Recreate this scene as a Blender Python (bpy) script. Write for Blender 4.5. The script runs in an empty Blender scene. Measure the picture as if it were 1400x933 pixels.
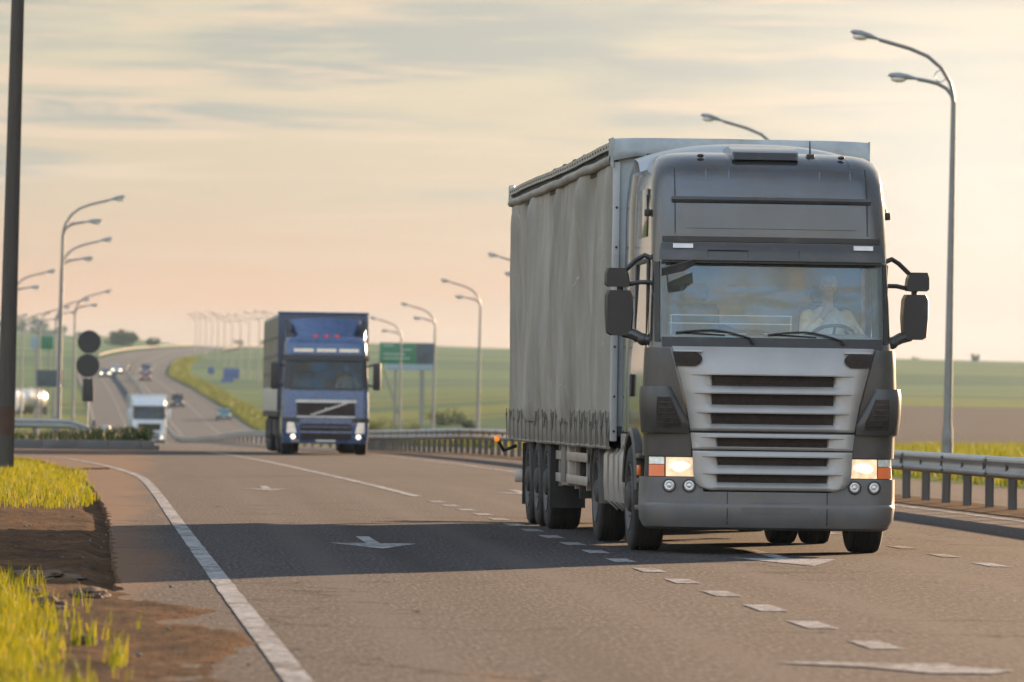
import bpy, bmesh, math, random
from mathutils import Vector, Matrix, noise
R = math.radians
random.seed(11)
scene = bpy.context.scene
COL = scene.collection

# ------------------------------------------------------------------ helpers
def tag(o, label=None, cat=None, group=None, kind=None):
    if label: o['label'] = label
    if cat: o['category'] = cat
    if group: o['group'] = group
    if kind: o['kind'] = kind
    return o

def empty(name, loc=(0, 0, 0), rz=0.0):
    o = bpy.data.objects.new(name, None)
    o.empty_display_size = 0.3
    o.location = loc
    o.rotation_euler = (0, 0, rz)
    COL.objects.link(o)
    return o

CHILD = {}
def adopt(o, parent):
    if parent is not None:
        o.parent = parent
        CHILD.setdefault(parent.name, []).append(o)

def copy_tree(o, parent=None):
    c = o.copy()
    COL.objects.link(c)
    if parent is not None:
        adopt(c, parent)
    for ch in list(CHILD.get(o.name, [])):
        copy_tree(ch, c)
    return c

def interp(pts, x):
    if x <= pts[0][0]: return pts[0][1]
    if x >= pts[-1][0]: return pts[-1][1]
    n = len(pts)
    for i in range(n - 1):
        x0, y0 = pts[i]; x1, y1 = pts[i + 1]
        if x <= x1:
            h = x1 - x0
            d = (y1 - y0) / h
            def slope(k):
                if k <= 0 or k >= n - 1: return 0.0 if k <= 0 else d
                a = (pts[k][1] - pts[k-1][1]) / (pts[k][0] - pts[k-1][0])
                b = (pts[k+1][1] - pts[k][1]) / (pts[k+1][0] - pts[k][0])
                if a * b <= 0: return 0.0
                return 2 * a * b / (a + b)
            m0, m1 = slope(i), slope(i + 1)
            t = (x - x0) / h
            return ((2*t**3 - 3*t**2 + 1) * y0 + (t**3 - 2*t**2 + t) * h * m0
                    + (-2*t**3 + 3*t**2) * y1 + (t**3 - t**2) * h * m1)
    return pts[-1][1]

def lin(pts, x):
    if x <= pts[0][0]: return pts[0][1]
    for (x0, y0), (x1, y1) in zip(pts, pts[1:]):
        if x <= x1: return y0 + (y1 - y0) * (x - x0) / (x1 - x0)
    return pts[-1][1]

def sstep(a, b, x):
    t = max(0.0, min(1.0, (x - a) / (b - a)))
    return t * t * (3 - 2 * t)

class MB:
    """collects shapes in one bmesh; build() links it as ONE mesh object"""
    def __init__(s):
        s.bm = bmesh.new()
        s.mi = 0
    def _new(s, vs, fs, M=None):
        bv = [s.bm.verts.new(M @ Vector(v) if M else Vector(v)) for v in vs]
        for f in fs:
            try:
                fc = s.bm.faces.new([bv[i] for i in f])
                fc.material_index = s.mi
            except ValueError:
                pass
        return bv
    def box(s, x0, x1, y0, y1, z0, z1, bev=0.0, seg=2, M=None):
        vs = [(x0,y0,z0),(x1,y0,z0),(x1,y1,z0),(x0,y1,z0),(x0,y0,z1),(x1,y0,z1),(x1,y1,z1),(x0,y1,z1)]
        fs = [(3,2,1,0),(4,5,6,7),(0,1,5,4),(1,2,6,5),(2,3,7,6),(3,0,4,7)]
        if bev <= 0:
            s._new(vs, fs, M); return s
        t = bmesh.new()
        bv = [t.verts.new(v) for v in vs]
        for f in fs: t.faces.new([bv[i] for i in f])
        bev = min(bev, 0.49*min(abs(x1-x0), abs(y1-y0), abs(z1-z0)))
        bmesh.ops.bevel(t, geom=list(t.edges), offset=bev, segments=seg, profile=0.6, affect='EDGES')
        s._merge(t, M); return s
    def _merge(s, t, M=None):
        t.verts.index_update()
        vs = [v.co.copy() for v in t.verts]
        fs = [[v.index for v in f.verts] for f in t.faces]
        t.free()
        s._new(vs, fs, M)
    def tube(s, pts, r, n=8, cap=True):
        P = [Vector(p) for p in pts]
        rs = r if isinstance(r, (list, tuple)) else [r] * len(P)
        t0 = (P[1] - P[0]).normalized()
        up = Vector((0, 0, 1)) if abs(t0.z) < 0.9 else Vector((1, 0, 0))
        u = t0.cross(up).normalized()
        rings = []
        for i, p in enumerate(P):
            if i == 0: t = t0
            elif i == len(P) - 1: t = (P[i] - P[i-1]).normalized()
            else: t = ((P[i+1] - P[i]).normalized() + (P[i] - P[i-1]).normalized()).normalized()
            u = (u - t * u.dot(t)).normalized()
            v = t.cross(u)
            rings.append([p + (u * math.cos(a) + v * math.sin(a)) * rs[i]
                          for a in (2 * math.pi * k / n for k in range(n))])
        return s.loft(rings, cap, cap)
    def loft(s, rings, cap0=True, cap1=True, closed=True, M=None):
        n = len(rings[0])
        vs = [v for r in rings for v in r]
        fs = []
        for i in range(len(rings) - 1):
            for k in range(n if closed else n - 1):
                a, b = i*n + k, i*n + (k+1) % n
                fs.append((a, b, b + n, a + n))
        if cap0: fs.append(tuple(range(n - 1, -1, -1)))
        if cap1: fs.append(tuple((len(rings)-1)*n + k for k in range(n)))
        return s._new(vs, fs, M)
    def lathe(s, prof, axis='x', c=(0, 0, 0), n=32, cap=True, M=None):
        rings = []
        for h, r in prof:
            ring = []
            for k in range(n):
                a = 2 * math.pi * k / n
                p, q = r * math.cos(a), r * math.sin(a)
                d = {'x': (h, p, q), 'y': (p, h, q), 'z': (p, q, h)}[axis]
                ring.append((c[0]+d[0], c[1]+d[1], c[2]+d[2]))
            rings.append(ring)
        return s.loft(rings, cap, cap, M=M)
    def prism(s, pts, axis, a, b, M=None):
        def P(p, h):
            return {'x': (h, p[0], p[1]), 'y': (p[0], h, p[1]), 'z': (p[0], p[1], h)}[axis]
        return s.loft([[P(p, a) for p in pts], [P(p, b) for p in pts]], M=M)
    def ball(s, c, rx, ry, rz, n=14, m=9, M=None):
        rings = []
        for i in range(m + 1):
            t = math.pi * (i + 0.02) / (m + 0.04)
            rings.append([(c[0] + rx*math.sin(t)*math.cos(2*math.pi*k/n), c[1] + ry*math.sin(t)*math.sin(2*math.pi*k/n),
                           c[2] - rz*math.cos(t)) for k in range(n)])
        return s.loft(rings, M=M)
    def sheet(s, fn, us, vs, thick=0.0, inward=None):
        """grid patch fn(u,v)->(x,y,z); thick: fn2 surface `inward` closes it as a solid"""
        A = [[Vector(fn(u, v)) for u in us] for v in vs]
        nu, nv = len(us), len(vs)
        V = [p for r in A for p in r]
        F = [(j*nu+i, j*nu+i+1, (j+1)*nu+i+1, (j+1)*nu+i) for j in range(nv-1) for i in range(nu-1)]
        if thick:
            n0 = len(V)
            V += [p + Vector(inward(us[i], vs[j])) * thick for j, r in enumerate(A) for i, p in enumerate(r)]
            F += [(n0+(j+1)*nu+i, n0+(j+1)*nu+i+1, n0+j*nu+i+1, n0+j*nu+i) for j in range(nv-1) for i in range(nu-1)]
            def q(a, b): F.append((b, a, n0+a, n0+b))
            for i in range(nu-1):
                q(i, i+1); q((nv-1)*nu+i+1, (nv-1)*nu+i)
            for j in range(nv-1):
                q((j+1)*nu, j*nu); q(j*nu+nu-1, (j+1)*nu+nu-1)
        s._new(V, F)
        return s
    def build(s, name, mats, parent=None, ang=35, flat=False, label=None, weld=0.0, fixn=True):
        bm = s.bm
        if weld: bmesh.ops.remove_doubles(bm, verts=list(bm.verts), dist=weld)
        if fixn: bmesh.ops.recalc_face_normals(bm, faces=list(bm.faces))
        me = bpy.data.meshes.new(name)
        bm.to_mesh(me); bm.free()
        for m in (mats if isinstance(mats, (list, tuple)) else [mats]):
            me.materials.append(m)
        if not flat and len(me.polygons):
            me.polygons.foreach_set('use_smooth', [True] * len(me.polygons))
            me.set_sharp_from_angle(angle=R(ang))
        o = bpy.data.objects.new(name, me)
        COL.objects.link(o)
        adopt(o, parent)
        if label: o['label'] = label
        return o

# ------------------------------------------------------------------ materials
def new_mat(name):
    m = bpy.data.materials.new(name)
    m.use_nodes = True
    nt = m.node_tree
    nt.nodes.clear()
    out = nt.nodes.new('ShaderNodeOutputMaterial')
    return m, nt, out

class N:
    """tiny node graph helper"""
    def __init__(s, nt): s.nt = nt
    def node(s, t, **kw):
        n = s.nt.nodes.new(t)
        for k, v in kw.items(): setattr(n, k, v)
        return n
    def put(s, sock, v):
        if isinstance(v, bpy.types.NodeSocket): s.nt.links.new(v, sock)
        elif v is not None: sock.default_value = v
    def math(s, op, a, b=None, c=None, clamp=False):
        n = s.node('ShaderNodeMath', operation=op, use_clamp=clamp)
        s.put(n.inputs[0], a); s.put(n.inputs[1], b)
        if c is not None: s.put(n.inputs[2], c)
        return n.outputs[0]
    def map(s, v, a, b, c=0.0, d=1.0, smooth=False):
        n = s.node('ShaderNodeMapRange', interpolation_type='SMOOTHSTEP' if smooth else 'LINEAR')
        s.put(n.inputs[0], v)
        for i, q in enumerate((a, b, c, d)): s.put(n.inputs[1+i], q)
        return n.outputs[0]
    def mix(s, f, a, b, mode='MIX'):
        n = s.node('ShaderNodeMix', data_type='RGBA', blend_type=mode)
        s.put(n.inputs[0], f)
        for k, q in ((6, a), (7, b)):
            if isinstance(q, (tuple, list)): q = tuple(q)[:3] + (1,)
            s.put(n.inputs[k], q)
        return n.outputs[2]
    def noise(s, vec, scale, detail=4, rough=0.55, dist=0.0):
        n = s.node('ShaderNodeTexNoise')
        s.put(n.inputs['Vector'], vec)
        n.inputs['Scale'].default_value = scale
        n.inputs['Detail'].default_value = detail
        n.inputs['Roughness'].default_value = rough
        n.inputs['Distortion'].default_value = dist
        return n.outputs['Fac']
    def coords(s, kind='Object', scale=None, loc=None):
        tc = s.node('ShaderNodeTexCoord')
        o = tc.outputs[kind]
        if scale or loc:
            mp = s.node('ShaderNodeMapping')
            s.put(mp.inputs['Vector'], o)
            if scale: mp.inputs['Scale'].default_value = scale
            if loc: mp.inputs['Location'].default_value = loc
            o = mp.outputs[0]
        return o
    def bump(s, h, strength=0.3, dist=0.01):
        n = s.node('ShaderNodeBump')
        n.inputs['Strength'].default_value = strength
        n.inputs['Distance'].default_value = dist
        s.put(n.inputs['Height'], h)
        return n.outputs[0]
    def bsdf(s, col, rough=0.5, metal=0.0, normal=None, spec=0.5, coat=0.0, **kw):
        b = s.node('ShaderNodeBsdfPrincipled')
        if isinstance(col, (tuple, list)): col = tuple(col)[:3] + (1,)
        s.put(b.inputs['Base Color'], col)
        s.put(b.inputs['Roughness'], rough)
        s.put(b.inputs['Metallic'], metal)
        b.inputs['Specular IOR Level'].default_value = spec
        b.inputs['Coat Weight'].default_value = coat
        b.inputs['Coat Roughness'].default_value = 0.08
        if normal is not None: s.put(b.inputs['Normal'], normal)
        return b

def mat(name, col, rough=0.5, metal=0.0, var=0.18, vs=2.5, bump=0.0, bs=80, coat=0.0,
        dirt=None, dirt_amt=0.0, dirt_scale=4.0, spec=0.5, stretch=None):
    m, nt, out = new_mat(name)
    g = N(nt)
    v = g.coords('Object', scale=stretch)
    n1 = g.noise(v, vs, 5, 0.6)
    lo = tuple(c * (1 - var) for c in col); hi = tuple(min(1, c * (1 + var)) for c in col)
    c = g.mix(g.map(n1, 0.3, 0.7), lo, hi)
    rg = g.map(n1, 0.3, 0.7, max(0.02, rough * 0.85), min(1, rough * 1.15))
    if dirt:
        n2 = g.noise(v, dirt_scale, 6, 0.65, 0.4)
        k = g.map(n2, 0.62 - 0.35*dirt_amt, 0.78, 0.0, dirt_amt, True)
        c = g.mix(k, c, dirt)
        rg = g.math('MAXIMUM', rg, g.math('MULTIPLY', k, 0.9))
    nrm = None
    if bump:
        nrm = g.bump(g.noise(v, bs, 3, 0.6), bump, 0.01)
    b = g.bsdf(c, rg, metal, nrm, spec, coat)
    nt.links.new(b.outputs[0], out.inputs[0])
    return m

def emit_mat(name, col, strength, base=(0.8, 0.8, 0.8)):
    m, nt, out = new_mat(name)
    g = N(nt)
    v = g.coords('Object')
    n1 = g.noise(v, 16, 2, 0.5)
    b = g.bsdf(base, 0.15)
    b.inputs['Emission Color'].default_value = tuple(col) + (1,)
    g.put(b.inputs['Emission Strength'], g.map(n1, 0.35, 0.68, strength*0.55, strength*1.2))
    nt.links.new(b.outputs[0], out.inputs[0])
    return m

def glass_mat(name, tint, refl=0.25, dust=0.06, dustcol=(0.55, 0.6, 0.6), rough=0.03):
    m, nt, out = new_mat(name)
    g = N(nt)
    tr = g.node('ShaderNodeBsdfTransparent'); tr.inputs[0].default_value = tuple(tint) + (1,)
    gl = g.node('ShaderNodeBsdfGlossy'); gl.inputs['Color'].default_value = (0.9, 0.95, 0.97, 1); gl.inputs['Roughness'].default_value = rough
    df = g.node('ShaderNodeBsdfDiffuse'); df.inputs[0].default_value = tuple(dustcol) + (1,)
    lw = g.node('ShaderNodeFresnel'); lw.inputs[0].default_value = 1.5
    f = g.math('ADD', lw.outputs[0], refl, clamp=True)
    m1 = g.node('ShaderNodeMixShader'); g.put(m1.inputs[0], f)
    nt.links.new(tr.outputs[0], m1.inputs[1]); nt.links.new(gl.outputs[0], m1.inputs[2])
    nz = g.noise(g.coords('Object'), 3.5, 6, 0.65)
    m2 = g.node('ShaderNodeMixShader'); g.put(m2.inputs[0], g.map(nz, 0.3, 0.75, dust*0.5, dust*1.6))
    nt.links.new(m1.outputs[0], m2.inputs[1]); nt.links.new(df.outputs[0], m2.inputs[2])
    nt.links.new(m2.outputs[0], out.inputs[0])
    return m

DUST = (0.21, 0.16, 0.12)
M = {}
M['rubber'] = mat('rubber', (0.022, 0.021, 0.021), 0.8, var=0.3, bump=0.3, bs=60, dirt=(0.07,0.06,0.05), dirt_amt=0.4, dirt_scale=6)
M['black'] = mat('black_plastic', (0.022, 0.022, 0.024), 0.5, var=0.2, bump=0.08, bs=200, dirt=DUST, dirt_amt=0.25)
M['chassis'] = mat('chassis_metal', (0.035, 0.034, 0.034), 0.7, var=0.3, dirt=DUST, dirt_amt=0.5)
M['steel'] = mat('galvanised_steel', (0.36, 0.37, 0.37), 0.42, 0.65, var=0.2, vs=1.2, dirt=(0.22,0.17,0.12), dirt_amt=0.45, dirt_scale=3)
M['pole'] = mat('painted_pole', (0.19, 0.20, 0.21), 0.45, 0.4, var=0.15)
M['chrome'] = mat('chrome', (0.6, 0.6, 0.6), 0.15, 1.0, var=0.1)
M['alu'] = mat('aluminium', (0.42, 0.42, 0.42), 0.4, 0.7, var=0.2, dirt=DUST, dirt_amt=0.5)
M['white'] = mat('white_paint', (0.72, 0.73, 0.73), 0.4, var=0.08, dirt=(0.3,0.26,0.22), dirt_amt=0.35)
M['orange_lens'] = mat('orange_lens', (0.85, 0.16, 0.02), 0.2, var=0.1, coat=0.5)
M['red_lens'] = mat('red_lens', (0.6, 0.02, 0.01), 0.2, var=0.1, coat=0.5)
M['clear_lens'] = mat('clear_lens', (0.62, 0.62, 0.6), 0.12, 0.3, var=0.25, vs=30, coat=0.6)
M['mirror'] = mat('mirror_glass', (0.7, 0.72, 0.74), 0.04, 1.0, var=0.05)

class Shell:
    """upright vehicle front: rounded plan outline whose size changes with height.
    levels = (z, front_y, half_width, corner_radius)"""
    def __init__(s, levels, bow, back):
        s.L = levels; s.b = bow; s.back = back
    def at(s, z):
        L = s.L
        if z <= L[0][0]: return L[0][1:]
        for a, b in zip(L, L[1:]):
            if z <= b[0]:
                t = (z - a[0]) / (b[0] - a[0])
                return tuple(a[i] + (b[i] - a[i]) * t for i in (1, 2, 3))
        return L[-1][1:]
    def pt(s, q, z, off=0.0):
        """q: distance along the outline from the middle of the front (sign = side); off: outward"""
        f, w, r = s.at(z)
        sg = 1 if q >= 0 else -1
        q = abs(q)
        xf = w - r
        bb = s.b * (xf / w) ** 2
        if q <= xf:
            x, y, nx, ny = q, f + s.b * (q / w) ** 2, 2*s.b*q/w/w, -1
        elif q <= xf + r * math.pi / 2:
            a = (q - xf) / r
            x, y = xf + r * math.sin(a), f + bb + r - r * math.cos(a)
            nx, ny = math.sin(a), -math.cos(a)
        else:
            x, y, nx, ny = w, f + bb + r + (q - xf - r * math.pi / 2), 1, 0
        l = math.hypot(nx, ny)
        return Vector((sg * (x + off * nx / l), y + off * ny / l, z))
    def tcol(s, t, z):
        f, w, r = s.at(z)
        xf = w - r
        a = abs(t)
        if a <= 1: q = a * xf
        elif a <= 2: q = xf + (a - 1) * r * math.pi / 2
        else:
            y0 = f + s.b * (xf / w) ** 2 + r
            q = xf + r * math.pi / 2 + (a - 2) * max(0.02, s.back - y0)
        return s.pt(math.copysign(q, t), z)
    def side_q(s, y, z):
        f, w, r = s.at(z)
        xf = w - r
        return xf + r * math.pi / 2 + y - (f + s.b * (xf / w) ** 2 + r)
    def patch(s, mb, q0, q1, z0, z1, off=0.01, thick=0.03, nq=8, nz=4, offn=None, wz=None):
        """solid plate lying on the outline between q0..q1 and z0..z1"""
        us = [i / nq for i in range(nq + 1)]
        vs = [j / nz for j in range(nz + 1)]
        def qz(u, v):
            z = z0 + (z1 - z0) * v
            a, b = (q0, q1) if wz is None else wz(v)
            return a + (b - a) * u, z
        def fn(u, v):
            q, z = qz(u, v)
            return s.pt(q, z, off + (offn(u, v) if offn else 0))
        def inw(u, v):
            q, z = qz(u, v)
            return (s.pt(q, z, off - 1) - s.pt(q, z, off))
        mb.sheet(fn, us, vs, thick, inw)
        return mb
    def skin(s, mb, ts, holes=(), cap_top=True, cap_bottom=True):
        """loft the whole shell; holes = (t0,t1,z0,z1) openings"""
        rings = [[s.tcol(t, z) for t in ts] for z in (l[0] for l in s.L)]
        n = len(ts)
        bv = [[mb.bm.verts.new(p) for p in r] for r in rings]
        for j in range(len(rings) - 1):
            zm = (s.L[j][0] + s.L[j+1][0]) / 2
            for i in range(n - 1):
                tm = (ts[i] + ts[i+1]) / 2
                if any(a < tm < b and c < zm < d for a, b, c, d in holes): continue
                f = mb.bm.faces.new((bv[j][i], bv[j][i+1], bv[j+1][i+1], bv[j+1][i])); f.material_index = mb.mi
            f = mb.bm.faces.new((bv[j][n-1], bv[j][0], bv[j+1][0], bv[j+1][n-1])); f.material_index = mb.mi
        if cap_top: mb.bm.faces.new(bv[-1])
        if cap_bottom: mb.bm.faces.new(bv[0][::-1])
        return mb
HAZE = 0.00006
# ------------------------------------------------------------------ camera, sun, sky
YAW, PITCH, ROLL = 3.61, 0.627, 0.8
cam_d = bpy.data.cameras.new('camera')
cam = bpy.data.objects.new('camera', cam_d)
COL.objects.link(cam)
scene.camera = cam
cam.location = (0, 0, 1.4)
cam.rotation_euler = (Matrix.Rotation(R(-YAW), 3, 'Z') @ Matrix.Rotation(R(90 + PITCH), 3, 'X') @ Matrix.Rotation(R(ROLL), 3, 'Z')).to_euler()
cam_d.sensor_width = 36
cam_d.lens = 205.7
cam_d.clip_start = 0.5
cam_d.clip_end = 30000
cam_d.dof.use_dof = True
cam_d.dof.focus_distance = 57.5
cam_d.dof.aperture_fstop = 4.5

SUN_EL, SUN_AZ = 10.0, 34.0     # azimuth measured from the road direction (+y) towards +x
sv = Vector((math.sin(R(SUN_AZ)) * math.cos(R(SUN_EL)), math.cos(R(SUN_AZ)) * math.cos(R(SUN_EL)), math.sin(R(SUN_EL))))
sd = bpy.data.lights.new('sun', 'SUN')
sd.energy = 2.45
sd.angle = R(0.6)
sd.color = (1.0, 0.66, 0.39)
sun = bpy.data.objects.new('sun', sd)
sun.rotation_euler = sv.to_track_quat('Z', 'Y').to_euler()
sun.location = (40, 60, 40)
COL.objects.link(sun)

EXPOSURE = 2.5
w = bpy.data.worlds.new('World')
scene.world = w
w.use_nodes = True
nt = w.node_tree
nt.nodes.clear()
g = N(nt)
out = nt.nodes.new('ShaderNodeOutputWorld')
bg = nt.nodes.new('ShaderNodeBackground')
sky = nt.nodes.new('ShaderNodeTexSky')
sky.sky_type = 'NISHITA'
sky.sun_disc = False
sky.sun_elevation = R(SUN_EL)
sky.sun_rotation = R(SUN_AZ)
sky.air_density = 1.0
sky.dust_density = 3.0
d = g.coords('Generated')
sep = g.node('ShaderNodeSeparateXYZ'); g.put(sep.inputs[0], d)
el = sep.outputs[2]
# thin veil of evening cloud: colour by height above the horizon
ramp = nt.nodes.new('ShaderNodeValToRGB')
g.put(ramp.inputs[0], g.math('POWER', g.math('MAXIMUM', el, 0.0), 0.5))
cr = ramp.color_ramp
stops = [(0.0, (0.97, 0.50, 0.27)), (0.13, (0.96, 0.545, 0.335)), (0.19, (0.84, 0.67, 0.49)), (0.24, (0.85, 0.75, 0.55)),
         (0.30, (0.80, 0.76, 0.62)), (0.45, (0.70, 0.77, 0.80)), (0.7, (0.50, 0.90, 1.42)), (1.0, (0.43, 0.92, 1.75))]
cr.elements[0].position = stops[0][0]; cr.elements[0].color = stops[0][1] + (1,)
cr.elements[1].position = 1.0; cr.elements[1].color = stops[-1][1] + (1,)
for p, c in stops[1:-1]:
    e = cr.elements.new(p); e.color = c + (1,)
# streaky clouds, flattened by distance
mp = g.node('ShaderNodeMapping'); g.put(mp.inputs['Vector'], d); mp.inputs['Scale'].default_value = (9, 9, 95); mp.inputs['Location'].default_value = (1.3, 0.4, 2.1)
n1 = g.noise(mp.outputs[0], 1.0, 7, 0.55, 0.35)
mp2 = g.node('ShaderNodeMapping'); g.put(mp2.inputs['Vector'], d); mp2.inputs['Scale'].default_value = (16, 16, 260); mp2.inputs['Location'].default_value = (4.3, 2.4, 0.7)
n2 = g.noise(mp2.outputs[0], 1.0, 6, 0.6, 0.5)
up = g.map(el, 0.022, 0.045, 0.15, 1.0, True)
dark = g.math('MULTIPLY', g.map(n1, 0.41, 0.55, 0.0, 0.92, True), up)
lite = g.math('MULTIPLY', g.map(n2, 0.48, 0.66, 0.0, 0.9, True), up)
c = g.mix(dark, ramp.outputs[0], (0.515, 0.54, 0.51))
c = g.mix(lite, c, (1.0, 0.78, 0.58))
# brighter and warmer round the sun
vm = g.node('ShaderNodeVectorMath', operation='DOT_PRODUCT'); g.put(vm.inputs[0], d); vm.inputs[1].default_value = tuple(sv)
dp = g.math('MAXIMUM', vm.outputs['Value'], 0.0)
glow = g.math('MULTIPLY', g.math('POWER', dp, 10.0), 0.65)
# glow spot painted low into the sky colour, well left of the sun
gv = Vector((math.sin(R(YAW + 4.6)) * math.cos(R(2.3)), math.cos(R(YAW + 4.6)) * math.cos(R(2.3)), math.sin(R(2.3))))
vm2 = g.node('ShaderNodeVectorMath', operation='DOT_PRODUCT'); g.put(vm2.inputs[0], d); vm2.inputs[1].default_value = tuple(gv)
spot = g.math('POWER', g.math('MAXIMUM', vm2.outputs['Value'], 0.0), 1500.0)
c = g.mix(g.math('MULTIPLY', spot, 0.6), c, (1.0, 0.91, 0.81))
glow = g.math('ADD', glow, g.math('MULTIPLY', spot, 0.17))
c = g.mix(g.math('MULTIPLY', g.map(dp, 0.83, 0.97, 0.0, 0.6), 1.0), c, (1.0, 0.90, 0.78))
mul = g.node('ShaderNodeVectorMath', operation='SCALE'); g.put(mul.inputs[0], c); g.put(mul.inputs['Scale'], g.math('ADD', g.math('ADD', glow, 0.87), g.map(vm.outputs['Value'], 0.15, -0.55, 0.0, 1.75, True)))  # sky opposite the sun raised as added fill light on the truck front
# the rest of the light is the clear sky behind the veil
sc_ = g.node('ShaderNodeVectorMath', operation='SCALE'); g.put(sc_.inputs[0], mul.outputs[0]); sc_.inputs['Scale'].default_value = 1.42
mx = g.mix(0.985, sky.outputs[0], sc_.outputs[0])
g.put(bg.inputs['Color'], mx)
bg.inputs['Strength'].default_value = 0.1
nt.links.new(bg.outputs[0], out.inputs[0])

scene.view_settings.view_transform = 'Standard'
scene.view_settings.look = 'None'
scene.view_settings.gamma = 1.0
scene.view_settings.exposure = EXPOSURE
scene.render.engine = 'CYCLES'
scene.cycles.use_denoising = True
scene.cycles.max_bounces = 8
scene.cycles.transparent_max_bounces = 24
scene.cycles.volume_bounces = 1
scene.cycles.caustics_reflective = False
scene.cycles.caustics_refractive = False
# ------------------------------------------------------------------ the lie of the land
# x = across the road, y = along it away from the camera, z = up
CURVE = [(0,0),(70,0),(90,-.25),(125,-1.1),(165,-2.3),(205,-3.5),(350,-5.9),(570,-8.6),(730,-10.6),(850,-12.8),(950,-14.6),(1050,-13.6),(1150,-10.8),(1400,-3.5),(1700,6.3),(2000,25)]
ROADZ = [(0,0),(130,0),(165,-.06),(205,-.32),(300,-.85),(350,-1.15),(420,-1.8),(500,-2.5),(570,-2.8),(640,-2.0),(700,-.9),(760,.6),(900,4.3),(1200,10.5),(1600,15.5),(2000,20)]
FIELD = [(0,0),(100,-.05),(300,-.35),(450,-.4),(600,.5),(700,1.6),(1000,7),(1500,16),(2000,22.4),(2400,23.5),(3000,20),(4000,10),(6000,0)]
def cv(y): return interp(CURVE, y)
def gz(y): return interp(ROADZ, y)
def le(y): return lin(LEDGE, y)
LEDGE = [(-30,0.0),(44,-.15),(73,-.4),(95,-.8),(113,-1.2),(133,-2.3),(147,-3.8),(153,-6),(157,-11),(160,-22),(162,-62),(180,-62)]
def outer(y): return lin([(0,16.4),(130,16.6),(300,22.8),(570,22.8),(760,21.6),(950,18.6),(2100,18.6)], y)   # far edge of the second carriageway (offset)
def ground(x, y):
    o = x - cv(y)
    base = gz(y)
    f = interp(FIELD, y) + (sstep(900, 2000, y) * -0.0165 * (x + 4) if y > 900 else 0)
    f += 19 * math.exp(-((x + 130) / 110) ** 2 - ((y - 3000) / 420) ** 2)
    n = noise.noise(Vector((x * .012, y * .006, 3.1)))
    f += n * (0.5 if y < 900 else 1.2)
    if o > 0:
        e = outer(y) + 1.2
        t = sstep(e, e + 45, o)
    else:
        t = sstep(1.0, -35 if y > 200 else -70, o)
    z = base + (f - base) * t
    if y < 230 and o > outer(y): z += 0.10 * sstep(outer(y), outer(y) + 3, o) + 0.08 * noise.noise(Vector((x*.3, y*.12, 0)))
    return z

def gmat_fields():
    m, nt, out = new_mat('fields')
    g = N(nt)
    geo = g.node('ShaderNodeNewGeometry')
    P = geo.outputs['Position']
    sp = g.node('ShaderNodeSeparateXYZ'); g.put(sp.inputs[0], P)
    X, Y = sp.outputs[0], sp.outputs[1]
    nb = g.noise(P, 0.02, 5, 0.6)
    ns = g.noise(P, 0.35, 5, 0.65)
    nf = g.noise(P, 6.0, 4, 0.6)
    # strips of different crop: stretched across the view
    mp = g.node('ShaderNodeMapping'); g.put(mp.inputs['Vector'], P); mp.inputs['Scale'].default_value = (0.0045, 0.013, 0)
    st = g.noise(mp.outputs[0], 1.0, 3, 0.5, 0.8)
    crop = g.mix(g.map(st, 0.42, 0.5, smooth=True), (0.050, 0.082, 0.018), (0.135, 0.150, 0.024))
    crop = g.mix(g.map(st, 0.54, 0.60, smooth=True), crop, (0.026, 0.082, 0.036))
    crop = g.mix(g.map(ns, 0.35, 0.7, 0.0, 0.45), crop, (0.05, 0.09, 0.03))
    farc = g.mix(g.map(Y, 700, 900, smooth=True), crop, g.mix(g.map(st, 0.45, 0.55, smooth=True), (0.036, 0.095, 0.052), (0.070, 0.130, 0.056)))
    # ploughed strip on the right
    yy = g.math('ADD', Y, g.map(nb, 0, 1, -45, 45))
    pl = g.math('MULTIPLY', g.map(yy, 285, 310, smooth=True), g.map(yy, 700, 740, 1, 0, smooth=True))
    pl = g.math('MULTIPLY', pl, g.map(g.math('SUBTRACT', X, g.math('MULTIPLY', Y, 0.088)), -6, 4, smooth=True))
    c = g.mix(pl, farc, g.mix(g.map(nf, 0.3, 0.7), (0.055, 0.048, 0.045), (0.085, 0.072, 0.064)))
    # meadow close to the road
    md = g.map(yy, 250, 300, 1, 0, smooth=True)
    mead = g.mix(g.map(ns, 0.35, 0.65), (0.07, 0.11, 0.018), (0.14, 0.16, 0.025))
    mead = g.mix(g.map(nf, 0.5, 0.75, 0, 0.5), mead, (0.07, 0.05, 0.03))
    c = g.mix(md, c, mead)
    nrm = g.bump(g.math('ADD', nf, g.math('MULTIPLY', ns, 2.0)), 0.6, 0.12)
    b = g.bsdf(c, 1.0, normal=nrm, spec=0.05)
    nt.links.new(b.outputs[0], out.inputs[0])
    return m

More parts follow.
